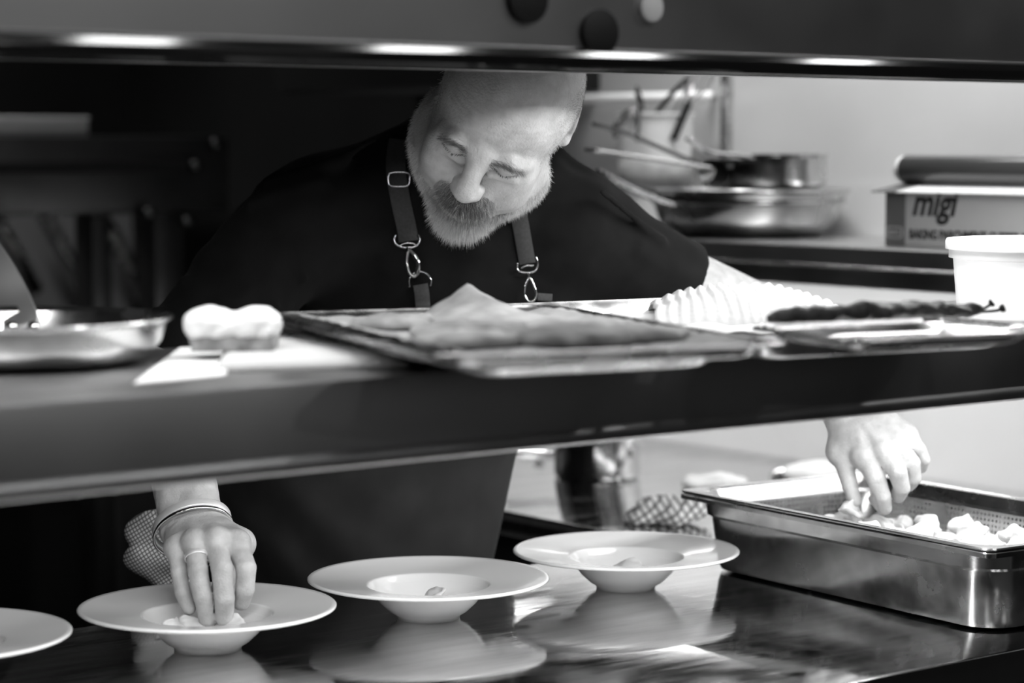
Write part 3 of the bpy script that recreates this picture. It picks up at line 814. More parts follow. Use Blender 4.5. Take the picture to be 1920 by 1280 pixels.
# ------------------------------------------------------------------ gastronorm pan with perforated insert
ZR = 1.003
c1 = PZ(1272, 917, ZR); c2 = PZ(1853, 1029, ZR)
ax = (c2-c1); ax[2] = 0; Lp = np.linalg.norm(ax); ax /= Lp; nrm = np.array([-ax[1], ax[0], 0.0])
if nrm[0] < 0: nrm = -nrm
print('GN length', Lp, 'angle', math.degrees(math.atan2(ax[0], -ax[1])))
PL = Lp+.005; PWd = .325
cenp = (c1+c2)/2+nrm*PWd/2
rotp = math.atan2(-ax[0], ax[1])+PI   # local -Y along ax
gp = thing('steam_pan', 'deep stainless steel pan holding the perforated insert on the worktop', 'pan', (cenp[0], cenp[1], .9003), rotp)
def gn_outer(L, Wd, depth, z):
    a, b = Wd/2, L/2; th = .0012
    o = [(a, b, .012, z-.006), (a, b, .012, z-.001), (a-.001, b-.001, .012, z), (a-.012, b-.012, .040, z), (a-.0145, b-.0145, .042, z-.003), (a-.016, b-.016, .043, z-.024), (a-.020, b-.020, .045, z-.027), (a-.026, b-.026, .045, z-depth+.012), (a-.030, b-.030, .042, z-depth+.004), (a-.038, b-.038, .035, z-depth+.0015), (.004, .004, .002, z-depth+.0015)]
    u = [(.004, .004, .002, z-depth), (a-.038, b-.038, .035, z-depth), (a-.028, b-.028, .043, z-depth+.003), (a-.0245, b-.0245, .046, z-depth+.012), (a-.0188, b-.0188, .046, z-.028), (a-.0148, b-.0148, .044, z-.024), (a-.0135, b-.0135, .043, z-.004), (a-.0030, b-.0030, .010, z-.0022), (a-.0012, b-.0012, .011, z-.006)]
    me = rr_loft(o+u, n=10, close_loop=True)
    bm = bmesh.new(); bm.from_mesh(me); bmesh.ops.recalc_face_normals(bm, faces=bm.faces); bm.to_mesh(me); bm.free(); return me
autosm(link('body', gn_outer(PL, PWd, .097, .0975), M['panside'], gp), 32)
# stamped capacity mark near the left corner
text('GN 1/1', .004, (-PWd/2+.0190, PL/2-.052, .066), gp, M['darkpan'], rot=(PI/2, 0, -PI/2), name='stamp')
gi = thing('perforated_insert', 'perforated steel insert full of dumplings inside the deep pan', 'pan', (cenp[0], cenp[1], .9003+.0975+.0035), rotp)
def gn_inner(L, Wd, depth):
    a, b = Wd/2-.001, L/2-.001
    o = [(a, b, .012, -.0022), (a, b, .012, -.0006), (a-.001, b-.001, .012, .001), (a-.011, b-.011, .038, .001), (a-.0165, b-.0165, .040, -.001), (a-.021, b-.021, .042, -.016), (a-.026, b-.026, .045, -.019), (a-.030, b-.030, .045, -depth+.008), (a-.036, b-.036, .038, -depth+.001), (.004, .004, .002, -depth)]
    u = [(.004, .004, .002, -depth-.001), (a-.036, b-.036, .040, -depth), (a-.029, b-.029, .046, -depth+.008), (a-.0250, b-.0250, .046, -.0198), (a-.0200, b-.0200, .043, -.016), (a-.0155, b-.0155, .041, -.002), (a-.0025, b-.0025, .011, -.0004), (a-.001, b-.001, .011, -.0022)]
    me = rr_loft(o+u, n=10, close_loop=True)
    bm = bmesh.new(); bm.from_mesh(me); bmesh.ops.recalc_face_normals(bm, faces=bm.faces); bm.to_mesh(me); bm.free(); return me
autosm(link('body', gn_inner(PL, PWd, .072), M['perf'], gi), 32)
# dumplings in it: layer by layer
rngd = np.random.RandomState(11)
def pan_pt(x, y, z):
    c, s = math.cos(rotp), math.sin(rotp)
    return (cenp[0]+c*x-s*y, cenp[1]+s*x+c*y, z)
zf = .9003+.0975+.0035-.0715
k = 0; DUMP = []
for layer, (nx_, ny_, sx_, sy_, z) in enumerate([(5, 9, .047, .044, zf), (4, 8, .050, .046, zf+.0165)]):
    for j in range(ny_):
        for i in range(nx_):
            x = (i-(nx_-1)/2)*sx_+rngd.uniform(-.006, .006); y = (j-(ny_-1)/2)*sy_+rngd.uniform(-.006, .006)
            if layer == 1 and (y > .13): continue
            if layer == 0 and (y > .17 and x > -.02): continue
            DUMP.append((x, y, z+rngd.uniform(0, .003)))
for x, y in ((-.07, .02), (-.03, -.03), (.03, -.06), (-.06, -.10), (.02, -.15), (-.02, .055), (-.06, -.17), (.06, -.01), (-.075, -.035), (-.03, -.13), (-.08, -.14), (-.085, .075), (-.035, .10), (.02, .01), (-.02, -.19), (.05, -.11)):
    DUMP.append((x, y, zf+.033+rngd.uniform(0, .004)))
def where_in_pan(x, y, z):
    a = 'back' if y > .08 else ('front' if y < -.08 else 'middle')
    b = 'plate-side' if x < -.05 else ('wall-side' if x > .05 else 'centre')
    c = 'on the top' if z > zf+.03 else ('in the middle' if z > zf+.01 else 'in the bottom')
    return a, b, c
for n_, (x, y, z) in enumerate(DUMP):
    a, b, c = where_in_pan(x, y, z)
    dumpling(pan_pt(x, y, z), (rngd.uniform(-.35, .35), rngd.uniform(-.35, .35), rngd.uniform(0, 6.3)), n_, 'pale folded dumpling %s layer, %s %s of the perforated insert' % (c, a, b), 'dumplings in the perforated insert, %s layer %s %s' % (c, a, b))
# dumplings at the fingertips
dumpling(W(1590, 966, 3.0), (.5, .2, .5), 0, 'pale dumpling just below the thumb tip in the perforated insert', 'dumplings at the fingers')
dumpling(W(1636, 944, 3.012), (1.2, .3, .9), 1, 'pale dumpling pinched between thumb and fingers above the perforated insert', 'dumplings at the fingers')

# ------------------------------------------------------------------ saucepan and towels on the bench
sp0 = PZ(1120, 893, .9)
s1_ = thing('milk_saucepan', 'small shiny saucepan standing alone on the side bench', 'pan', (sp0[0], sp0[1], .9003))
autosm(link('body', lathe_me(straight_pan(.071, .084), 96), M['chrome'], s1_), 30)
o0 = np.array(s1_.location); dsp = (sp0-CAM)@CF
handle(s1_, [W(1050, 848, dsp)-o0, W(1020, 849, dsp)-o0, W(990, 848, dsp)-o0, W(940, 850, dsp)-o0], .018, .006, M['pan'])
tr = thing('bench_lid', 'shiny pan lid edge beside the small saucepan on the bench', 'lid', (PZ(1205, 868, .9)))
tr.location = (tr.location[0], tr.location[1], .9003)
tr.location = tuple(PZ(1010, 838, .9)); tr.location[2] = .9003
autosm(link('body', lathe_me([(0, .012), (.03, .011), (.055, .005), (.062, .001), (.065, 0), (.065, .002), (.056, .0075), (.03, .0135), (0, .0145)], 64), M['pan'], tr), 30)
link('knob', lathe_me([(0, .014), (.005, .014), (.006, .02), (.011, .026), (.009, .03), (0, .031)], 24), M['darkpan'], tr)

def crumple(lumps, seed, amp=.004, k=.012, fr=80):
    def f(P):
        d = None
        for c, r in lumps:
            e = s_ell(P, c, r)
            d = e if d is None else smin(d, e, k)
        d = d+amp*wnoise(P, fr, seed)+amp*.5*np.abs(wnoise(P, fr*1.7, seed+4))
        return smax(d, -P[:, 2]+.0004, .002)
    return f
t0 = PZ(1262, 983, .9); 
f_ = crumple([((0, 0, .014), (.030, .045, .016)), ((.035, -.01, .018), (.03, .04, .020)), ((.03, .045, .018), (.035, .03, .018)), ((-.02, .02, .008), (.03, .03, .012))], 3)
V, Fc = sdf_mesh(f_, (-.08, -.09, -.006), (.09, .11, .06), .0022)
o = link('checked_towel', me_from(V, Fc), M['towel_d'], loc=(t0[0]-.005, t0[1]+.012, .9002)); tag(o, 'crumpled checked towel left of the deep pan on the bench', 'towel')
t0 = PZ(1340, 915, .9)
f_ = crumple([((0, 0, .008), (.045, .035, .014)), ((-.03, .02, .006), (.035, .03, .012))], 9)
V, Fc = sdf_mesh(f_, (-.09, -.07, -.006), (.08, .09, .07), .0022)
o = link('pale_towel', me_from(V, Fc), M['towel_g'], loc=(t0[0]+.02, t0[1], .9002)); tag(o, 'pale crumpled towel behind the corner of the deep pan', 'towel')
t0 = PZ(1500, 905, .9)
f_ = crumple([((0, 0, .010), (.07, .045, .018)), ((.06, -.03, .012), (.05, .04, .022))], 13, .003)
V, Fc = sdf_mesh(f_, (-.12, -.11, -.006), (.15, .1, .12), .003)
o = link('white_cloth', me_from(V, Fc), M['towel_w'], loc=(t0[0]+.06, t0[1]+.02, .9002)); tag(o, 'white bunched cloth behind the deep pan, by the hand', 'towel')
s0 = PZ(1478, 893, .9); s0[2] = .9005
o = thing('serving_ladle', 'dark ladle lying face down on the bench behind the deep pan', 'ladle', s0)
b_ = link('bowl', lathe_me([(0, -.015), (.012, -.013), (.021, -.006), (.024, 0), (.023, 0), (.02, -.005), (.011, -.011), (0, -.013)], 32), M['pan'], o); b_.rotation_euler = (0, PI, 0); b_.location = (0, 0, .0002); b_.scale = (1.3,)*3
handle(o, [(.028, 0, .004), (.06, .03, .012), (.12, .06, .010), (.17, .09, .004)], .012, .004, M['pan'])

# ------------------------------------------------------------------ far equipment
# salamander grill on a stand by the back wall, lower left of the picture
gx0 = PY(-60, 255, 4.6); gx1 = PY(430, 255, 4.6)
g0 = thing('salamander_grill', 'dark salamander grill on a stand behind the left shoulder', 'grill', ((gx0[0]+gx1[0])/2, 4.8, 0))
hw = (gx1[0]-gx0[0])/2; zt = gx1[2]; zb = PY(200, 402, 4.6)[2]
box('housing', (-hw, -.2, zb), (hw, .22, zt), M['black'], g0, bev=.01)
box('front_trim', (-hw+.02, -.215, zb+.09), (hw-.12, -.201, zb+.115), M['walldark'], g0)
for u, v in ((348, 415), (275, 400), (362, 310), (400, 268)):
    p = PY(u, v, 4.585)-np.array([(gx0[0]+gx1[0])/2, 4.8, 0])
    o = link('knob', lathe_me([(0, 0), (.014, 0), (.012, .018), (0, .02)], 20), M['darkpan'], g0); o.location = tuple(p); o.rotation_euler = (PI/2, 0, 0)
for u0, u1 in ((175, 210), (292, 345)):
    a = PY(u0, 500, 4.62); b = PY(u1, 500, 4.62); cx = (gx0[0]+gx1[0])/2
    box('leg', (a[0]-cx, -.18, 0), (b[0]-cx, -.10, zb-.001), M['black'], g0)
box('leg', (-hw, -.18, 0), (-hw+.05, -.10, zb-.001), M['black'], g0)
structure(box('trim_2', (-.8, 5.285, .6), (gx1[0]+.6, 5.299, 1.28), M['wallgrey'], bev=.002))
for (u0, v0, u1, v1), w in (((85, 410, 135, 500), .02), ((205, 435, 262, 540), .022), ((-8, 410, 25, 470), .02)):  # made-up tubes standing in for pale diagonal streaks
    a, b = PY(u0, v0, 5.2), PY(u1, v1, 5.2)
    t = tube('streak_tube', [a+(a-b)*.2, a, b, b+(b-a)*1.3], w, M['tray']); tag(t, {205: 'slanting pale pipe between the grill legs', 85: 'faint slanting pipe left of the grill legs'}.get(u0, 'slanting pipe at the left photo edge'), 'streak')
a, b = PY(-70, 252, 4.68), PY(145, 252, 4.68)
lb_ = thing('foil_box', 'pale flat box lying on top of the salamander grill', 'box', ((a[0]+b[0])/2, 4.68, zt+.0005))
box('carton', (-(b[0]-a[0])/2, -.05, 0), ((b[0]-a[0])/2, .05, .033), M['card_l'], lb_)
box('lid', (-(b[0]-a[0])/2-.002, -.053, .034), ((b[0]-a[0])/2+.002, .053, .040), M['card_w'], lb_)
a = PY(388, 200, 5.2)
t = box('wall_post', (a[0]-.012, 5.20, 0), (a[0]+.012, 5.298, 2.2), M['wallgrey']); tag(t, 'thin grey upright post on the dark back wall', 'post')

wc = thing('wall_cabinet', 'dark wall cabinet above the bench behind the cook\'s head', 'cabinet', (2.82, 3.8, 1.548))
box('body', (-.15, -.30, 0), (.179, .30, .8), M['walldark'], wc, bev=.004)
box('door', (-.17, -.298, .004), (-.151, .298, .796), M['walldark'], wc, bev=.003)
# ================================================================== the cook
def C3(a, b, c): return CR*a+CU*b+CB*c
def nrmz(v): v = np.array(v, float); return v/np.linalg.norm(v)
he = nrmz(C3(.91, -.41, .015)); hu0 = C3(.286, .655, .698); hu = nrmz(hu0-he*(hu0@he)); hn = np.cross(he, hu)
RH = np.stack([-he, hn, hu], 1)            # columns: cook's right, forward, up
EYE = W(899, 299, 2.78)
HO = EYE-hn*.090
HS = 1.04
RHf = RH.astype(np.float32)
def head_local(P): return ((P-HO.astype(np.float32))@RHf)/HS
neckb = W(925, 330, 3.06)
nb_l = (np.array([neckb-HO])@RH)[0]/HS
def f_head(P):
    q = head_local(P); X = np.abs(q[:, 0]); qa = q.copy(); qa[:, 0] = X; qj = q.copy(); qj[:, 0] = np.abs(q[:, 0]-.007)
    d = s_ell(q, (0, -.012, .036), (.0775, .098, .083))
    d = smin(d, s_ell(q, (0, .026, .036), (.066, .061, .062)), .02)
    d = smin(d, s_ell(q, (.005, .028, -.030), (.068, .058, .072)), .02)
    d = smin(d, s_ell(q, (.006, .026, -.068), (.067, .056, .040)), .02)
    d = smin(d, s_sph(q, (0, .064, -.092), .028), .022)
    d = smin(d, s_sph(qj, (.054, .006, -.060), .026), .03)
    d = smin(d, s_sph(qa, (.042, .058, -.020), .0225), .015)
    d = smin(d, s_ell(qa, (.038, .060, -.048), (.026, .022, .026)), .014)
    d = smin(d, s_sph(q, (.058, -.016, -.040), .030), .03)
    d = smin(d, s_ell(q, (0, .070, -.068), (.034, .027, .030)), .012)
    d = smin(d, s_cap(qa, (.010, .0895, .007), (.032, .0875, .0105), .0085, .0095), .010)
    d = smin(d, s_cap(qa, (.032, .0875, .0100), (.049, .067, .003), .0085, .0070), .010)
    d = smax(d, -s_ell(qa, (.0315, .109, -.000), (.019, .022, .0130)), .011)
    d = smin(d, s_sph(qa, (.0315, .0755, .000), .0138), .004)
    d = smin(d, s_cap(qa, (.018, .0865, -.0135), (.042, .079, -.0125), .0042), .007)
    # lid fold and lash slit
    d = smax(d, -s_cap(qa, (.019, .0885, .0035), (.032, .0905, .0045), .0011), .003)
    d = smax(d, -s_cap(qa, (.032, .0905, .0045), (.046, .082, .0015), .0011), .003)
    d = smax(d, -s_cap(qa, (.019, .0860, -.0045), (.031, .0895, -.0068), .0014), .002)
    d = smax(d, -s_cap(qa, (.031, .0895, -.0068), (.044, .0820, -.0040), .0014), .002)
    # nose
    d = smin(d, s_cap(q, (0, .088, .012), (0, .1105, -.023), .0110, .0118), .012)
    d = smin(d, s_ell(q, (0, .1130, -.0290), (.0132, .0130, .0118)), .007)
    d = smin(d, s_ell(qa, (.0128, .1010, -.0325), (.0070, .0120, .0080)), .009)
    d = smax(d, -s_ell(qa, (.0070, .1110, -.0425), (.0035, .0060, .0045)), .002)
    d = smax(d, -s_cap(qa, (.0215, .1030, -.032), (.036, .090, -.060), .0014, .0008), .007)
    # frown line between the brows
    d = smax(d, -s_cap(qa, (.0045, .0985, .008), (.0060, .0965, .024), .0001), .0022)
    # lips
    d = smin(d, s_cap(qa, (.020, .0895, -.0690), (.0, .0970, -.0645), .0050), .006)
    d = smin(d, s_cap(qa, (.018, .0890, -.0755), (.0, .0965, -.0765), .0062), .006)
    d = smax(d, -s_cap(qa, (.024, .0930, -.0710), (.0, .1035, -.0705), .0010), .003)
    # ears
    c, s = math.cos(.5), math.sin(.5)
    Re = np.array([[c, s, 0], [-s, c, 0], [0, 0, 1]], np.float32)
    er = s_ell(qa, (.0720, -.036, .010), (.0060, .017, .026), Re)
    er = smax(er, -s_ell(qa, (.0790, -.033, .012), (.0060, .010, .017), Re), .003)
    er = smin(er, s_ell(qa, (.0735, -.023, -.014), (.0070, .008, .009)), .006)
    d = smin(d, er, .005)
    # forehead creases
    wr = np.exp(-((q[:, 2]-.052)/.022)**2)*(q[:, 1] > .02)
    d = d+.00014*wr*np.sin(q[:, 2]*900+2.2*np.sin(q[:, 0]*35))
    d = smin(d, s_cap(q, (0, -.030, -.050), tuple(nb_l), .056, .068), .022)
    return d*HS
def f_neckonly(P): return f_head(P)

# ---- arms and hands
def chain(P, pts, k=.004):
    d = None
    for (a, ra), (b, rb) in zip(pts, pts[1:]):
        e = s_cap(P, a, b, ra, rb); d = e if d is None else smin(d, e, k)
    return d
AX1 = nrmz(C3(.226, -.652, .72))
WR1 = W(360, 984, 2.748)
EL1 = WR1-AX1*.262
SH1 = W(563, 428, 3.04)
MJ1 = nrmz(C3(.945, .327, 0)); MJ1 = nrmz(MJ1-AX1*(MJ1@AX1))
H1 = {  # joints: (u, v, depth, radius)
    'pinky': [(331, 1026, 2.677, .0105), (336, 1072, 2.660, .0093), (342, 1110, 2.652, .0085), (354, 1140, 2.652, .0078)],
    'ring': [(366, 1016, 2.664, .0118), (371, 1066, 2.643, .0112), (380, 1118, 2.640, .0104), (389, 1158, 2.648, .0094)],
    'middle': [(405, 1012, 2.662, .0122), (416, 1066, 2.640, .0118), (421, 1122, 2.638, .0110), (421, 1158, 2.646, .0098)],
    'index': [(444, 1018, 2.672, .0120), (461, 1064, 2.650, .0112), (460, 1104, 2.652, .0106), (452, 1128, 2.660, .0096)],
    'thumb': [(448, 1020, 2.735, .0150), (430, 1068, 2.706, .0125), (414, 1106, 2.684, .0112), (402, 1146, 2.664, .0098)],
}
def hand_fn(H, WR, EL, MJ, mj_off, wr_r, el_r, mj=True):
    J = {k: [(W(u, v, d), r) for u, v, d, r in L] for k, L in H.items()}
    def f(P):
        fa = smin(s_cap(P, EL, WR+MJ*mj_off, el_r, wr_r), s_cap(P, EL, WR-MJ*mj_off, el_r, wr_r), .012)
        palm = None
        for n_ in ('pinky', 'ring', 'middle', 'index'):
            m0, r0 = J[n_][0]
            off = {'pinky': -1, 'ring': -.35, 'middle': .3, 'index': 1}[n_]*mj_off*1.1
            e = s_cap(P, WR+MJ*off, m0-nrmz(CAM-m0)*.004, wr_r*.80, r0*1.28)
            palm = e if palm is None else smin(palm, e, .012)
        e = s_cap(P, WR+MJ*mj_off*.9, J['thumb'][0][0], wr_r*.75, J['thumb'][0][1]*1.15)
        palm = smin(palm, e, .014)
        palm = smin(palm, s_cap(P, J['thumb'][0][0], J['index'][0][0]*.6+WR*.4, .014, .013), .014)
        d = smin(fa, palm, .015)
        fing = None
        for n_, L in J.items():
            c_ = chain(P, L, .0010)
            fing = c_ if fing is None else smin(fing, c_, .0012)
        for n_ in ('pinky', 'ring', 'middle', 'index'):
            p_, r_ = J[n_][0]
            d = smin(d, s_sph(P, p_+nrmz(CAM-p_)*.0008, r_*.98), .009)
        d = smin(d, fing, .0075)
        # tendons on the back of the hand
        for n_ in ('ring', 'middle', 'index'):
            p_, r_ = J[n_][0]
            q_ = p_*.45+WR*.55+nrmz(CAM-p_)*.017
            d = smin(d, s_cap(P, p_+nrmz(CAM-p_)*(r_*.95), q_, .0022, .0018), .006)
        return d+.0004*wnoise(P, 240, 2)
    return f, J
f_h1, J1 = hand_fn(H1, WR1, EL1, MJ1, .0145, .0215, .042)
WR2 = W(1598, 764, 3.045); EL2 = W(1432, 606, 3.19); SH2 = W(1090, 455, 3.08)
MJ2 = -nrmz(C3(.90, .25, -.1))     # towards the thumb (left in the photo)
H2 = {
    'thumb': [(1577, 846, 3.025, .0145), (1586, 882, 3.010, .0108), (1594, 912, 3.000, .0098), (1603, 938, 2.995, .0085)],
    'index': [(1620, 856, 2.998, .0128), (1643, 898, 2.980, .0118), (1655, 930, 2.982, .0105), (1659, 951, 2.990, .0090)],
    'middle': [(1656, 846, 2.992, .0126), (1683, 884, 2.972, .0118), (1691, 914, 2.982, .0105), (1685, 929, 2.996, .0092)],
    'ring': [(1682, 832, 3.000, .0120), (1709, 868, 2.984, .0112), (1712, 895, 2.992, .0102), (1704, 908, 3.004, .0090)],
    'pinky': [(1700, 816, 3.016, .0105), (1722, 842, 3.006, .0092), (1732, 862, 3.012, .0080), (1728, 876, 3.022, .0072)],
}
f_h2, J2 = hand_fn(H2, WR2, EL2, MJ2, .0150, .0215, .040)
def f_arm1(P): return smin(f_h1(P), s_cap(P, SH1, EL1, .055, .044), .02)
def f_arm2(P): return smin(f_h2(P), s_cap(P, SH2, EL2, .055, .0475), .02)

# ---- torso volume (shared by body, shirt and apron)
Rcam = np.stack([CR, CU, CB], 1).astype(np.float32)
CH = W(852, 560, 3.15); BE = W(682, 890, 3.27); HP = W(610, 1180, 3.36)
def f_torso(P, g=0.0):
    d = s_ell(P, CH, (.190, .165, .135), Rcam)
    d = smin(d, s_ell(P, BE, (.172, .21, .190), Rcam), .08)
    d = smin(d, s_ell(P, HP, (.180, .17, .160), Rcam), .08)
    d = smin(d, s_cap(P, W(600, 425, 3.08), W(1060, 445, 3.12), .062, .060), .06)
    d = smin(d, s_cap(P, W(880, 320, 3.10), W(640, 385, 3.08), .062, .056), .04)
    d = smin(d, s_cap(P, W(930, 320, 3.10), W(1060, 410, 3.12), .060, .054), .04)
    d = smin(d, s_cap(P, W(870, 400, 3.18), W(700, 900, 3.36), .13, .14), .06)
    return d-g

def folds(P, d, segs, k=.012):
    for a, b, r in segs: d = smin(d, s_cap(P, a, b, r, r*.6), k)
    return d
HEM2 = W(1285, 540, 3.13)
def f_shirt(P):
    d = f_torso(P, .010)
    ax_ = nrmz(EL1-SH1)
    s1 = s_cap(P, SH1, SH1+(EL1-SH1)*.86, .072, .062)
    s2 = s_cap(P, SH2, HEM2+(HEM2-SH2)*.3, .071, .056)
    s2 = smax(s2, (P-HEM2.astype(np.float32))@nrmz(HEM2-SH2).astype(np.float32), .002)
    d = smin(d, s1, .045); d = smin(d, s2, .045)
    d = d+.0035*wnoise(P, 28, 8)+.0022*wnoise(P, 70, 9)*(1+wnoise(P, 14, 3))
    # folds over the shoulder and along both sleeves
    for k in range(5):
        t = .10+.2*k
        c = SH1+(EL1-SH1)*t
        a = c+C3(-.055, .020, .045); b = c+C3(.03, -.050, .062)
        d = smin(d, s_cap(P, a, b, .0045, .002), .012)
    for (u0, v0, e0), (u1, v1, e1) in (((500, 345, 3.0), (640, 300, 3.01)), ((470, 380, 2.98), (600, 340, 2.99)), ((560, 335, 3.0), (700, 262, 3.03)), ((1130, 360, 3.0), (1240, 450, 3.05)), ((1200, 470, 3.04), (1290, 520, 3.08))):
        d = smin(d, s_cap(P, W(u0, v0, e0), W(u1, v1, e1), .004, .003), .02)
    # neckline opening
    d = smax(d, -s_cap(P, W(905, 285, 2.93), W(890, 340, 3.08), .064, .060), .004)
    return d
def uvd(P):
    q = P-CAM.astype(np.float32); z = q@CF.astype(np.float32)
    return 960+F*(q@CR.astype(np.float32))/z, 640-F*(q@CU.astype(np.float32))/z, z
def cam_xy(P):
    q = P-BE.astype(np.float32); return q@CR.astype(np.float32), q@CU.astype(np.float32), q@CB.astype(np.float32)
def f_apron(P):
    d0 = f_torso(P, .029)+.0025*wnoise(P, 24, 21)
    x, y, z = cam_xy(P)
    # diagonal drapes from the waist down
    w_ = np.clip((.06-y)/.15, 0, 1)
    d0 = d0-.011*w_*(.5+.5*np.sin((x*.75+y*.65)*70+1.5*np.sin(y*14)))*np.clip((.02-x)/.1, .15, 1)
    inner = -(f_torso(P, .012))
    d = smax(d0, inner, .002)
    # width: bib above, wrapping skirt below
    half = np.where(y > .12, .088+np.clip((.16-y)/.10, 0, 1)*.11, .205)
    cx = np.where(y > 0, y*.66, y*.10)
    d = smax(d, np.abs(x-cx)-half, .004)
    d = smax(d, np.where(y < .10, x-(.200+.22*y), -1.0), .003)
    d = smax(d, y-(.217-.10*(x-.06)**1*0), .004)
    d = smax(d, -z-.06, .004)
    d = smax(d, -y-.42, .004)
    return d

# ---- lower body
hipc = HP.copy()
RT = nrmz([CR[0], CR[1], 0]); FT = nrmz([CB[0], CB[1], 0])
def foot(s): return np.array([hipc[0], hipc[1], 0])+RT*s*.13-FT*.02
def f_legs(P, g=0.0):
    d = s_ell(P, hipc-np.array([0, 0, .02]), (.175, .13, .15), Rcam)
    for s in (-1, 1):
        h_ = hipc+RT*s*.085-np.array([0, 0, .06]); a_ = foot(s)+np.array([0, 0, .10]); k_ = (h_+a_)/2+FT*.02
        d = smin(d, smin(s_cap(P, h_, k_, .085, .060), s_cap(P, k_, a_, .058, .042), .02), .04)
    return d-g

person = thing('person', 'bald grey-bearded cook in black t-shirt and apron bending over the plates', 'person', (hipc[0], hipc[1], 0))
def to_person(V): return V-np.array([hipc[0], hipc[1], 0])
def add_sdf(name, fns, m, parent=person):
    Vs, Fs, n = [], [], 0
    for fn, lo, hi, h in fns:
        V, Fc = sdf_mesh(fn, lo, hi, h); Vs.append(to_person(V)); Fs.append(Fc+n); n += len(V)
    o = link(name, me_from(np.concatenate(Vs), np.concatenate(Fs)), m, parent); return o
def bb(pts, pad):
    a = np.array(pts); return a.min(0)-pad, a.max(0)+pad
lo_h, hi_h = bb([HO+hu*.12, HO-hu*.12, HO+hn*.06, HO-hn*.06, neckb, HO+he*.06, HO-he*.06], .09)
lo1, hi1 = bb([EL1, WR1, SH1]+[p for L in J1.values() for p, r in L], .075)
lo2, hi2 = bb([EL2, WR2, SH2]+[p for L in J2.values() for p, r in L], .075)
ax1e = nrmz(SH1-EL1)
allp = [SH1, SH2, HP+C3(0, -.1, 0), HP, CH, W(880, 300, 3.0), EL1]
lo_t, hi_t = bb([CH, BE, HP, SH1, SH2, W(900, 330, 3.1)], .23)
# hands: fine grid for the hand, same surface continues up the arm
body = add_sdf('body', [
    (f_head, lo_h, hi_h, .0016),
    (f_arm1, lo1, hi1, .0020),
    (f_arm2, lo2, hi2, .0020),
    (lambda P: f_torso(P, .0), lo_t, hi_t, .010),
    (lambda P: f_legs(P, -.006), np.array([hipc[0]-.4, hipc[1]-.4, .06]), np.array([hipc[0]+.4, hipc[1]+.4, hipc[2]+.2]), .010),
], M['skin'])
lo_s, hi_s = bb([SH1, SH2, HEM2, EL1, CH, HP, BE], .20)
shirt = add_sdf('t_shirt', [(f_shirt, lo_s, hi_s, .0045)], M['shirt'])
apron = add_sdf('apron', [(f_apron, lo_s, hi_s, .0042)], M['apron'])
add_sdf('trousers', [(lambda P: f_legs(P, .004), np.array([hipc[0]-.4, hipc[1]-.4, .05]), np.array([hipc[0]+.4, hipc[1]+.4, hipc[2]+.2]), .010)], M['trousers'])
for s in (-1, 1):
    ft = foot(s)
    def f_shoe(P, ft=ft):
        d = smin(s_cap(P, ft+FT*-.03+np.array([0, 0, .045]), ft+FT*.15+np.array([0, 0, .032]), .044, .034), s_cap(P, ft+np.array([0, 0, .05]), ft+np.array([0, 0, .10]), .044, .048), .02)
        return smax(d, -P[:, 2]+.0005, .003)
    lo_, hi_ = bb([ft, ft+FT*.15, ft+np.array([0, 0, .1])], .08)
    add_sdf('shoe', [(f_shoe, lo_, hi_, .006)], M['shoe'])
off = np.array([hipc[0], hipc[1], 0])

# ---- hair strands
def strands(name, roots, dirs, lens, shade, rad, bend, parent=person, segs=3):
    n = len(roots); roots = np.array(roots); dirs = np.array(dirs); dirs /= np.linalg.norm(dirs, axis=1)[:, None]
    lens = np.array(lens)[:, None]; bend = np.array(bend)
    ref = np.random.randn(n, 3); s = np.cross(dirs, ref); s /= np.linalg.norm(s, axis=1)[:, None]; t = np.cross(dirs, s)
    V = []; per = segs*3+1
    for k in range(segs):
        f = k/segs; c = roots+dirs*lens*f+bend*lens*(f*f)
        r = rad*(1-.45*f)
        for a in (0, 2.094, 4.189): V.append(c+(s*math.cos(a)+t*math.sin(a))*r)
    V.append(roots+dirs*lens+bend*lens)
    V = np.stack(V, 1).reshape(-1, 3)
    tri = []
    for k in range(segs-1):
        for j in range(3):
            a, b = k*3+j, k*3+(j+1) % 3; tri += [(a, b, b+3), (a, b+3, a+3)]
    for j in range(3): tri.append(((segs-1)*3+j, (segs-1)*3+(j+1) % 3, segs*3))
    tri = np.array(tri); Fc = (tri[None]+(np.arange(n)*per)[:, None, None]).reshape(-1, 3)
    me = bpy.data.meshes.new('h')
    Vp = to_person(V)
    me.vertices.add(len(Vp)); me.vertices.foreach_set('co', Vp.astype(np.float32).ravel())
    me.loops.add(Fc.size); me.loops.foreach_set('vertex_index', Fc.astype(np.int32).ravel())
    me.polygons.add(len(Fc)); me.polygons.foreach_set('loop_start', np.arange(0, Fc.size, 3, dtype=np.int32)); me.polygons.foreach_set('loop_total', np.full(len(Fc), 3, np.int32))
    me.update()
    at = me.color_attributes.new('shade', 'FLOAT_COLOR', 'POINT')
    cc = np.repeat(np.array(shade), per); col = np.stack([cc, cc, cc, np.ones_like(cc)], 1)
    at.data.foreach_set('color', col.astype(np.float32).ravel())
    return link(name, me, M['hair'], parent)
bv = np.empty(len(body.data.vertices)*3, np.float32); body.data.vertices.foreach_get('co', bv); bv = bv.reshape(-1, 3)+off
bnrm = np.empty(len(body.data.vertices)*3, np.float32); body.data.vertices.foreach_get('normal', bnrm); bnrm = bnrm.reshape(-1, 3)
ql = ((bv-HO)@RH)/HS; nl = bnrm@RH
sel = (np.abs(ql) < .14).all(1) & (np.abs(f_head(bv.astype(np.float32))) < .002)
ql, nl, bvh = ql[sel], nl[sel], bv[sel]
X, Y, Z = np.abs(ql[:, 0]), ql[:, 1], ql[:, 2]
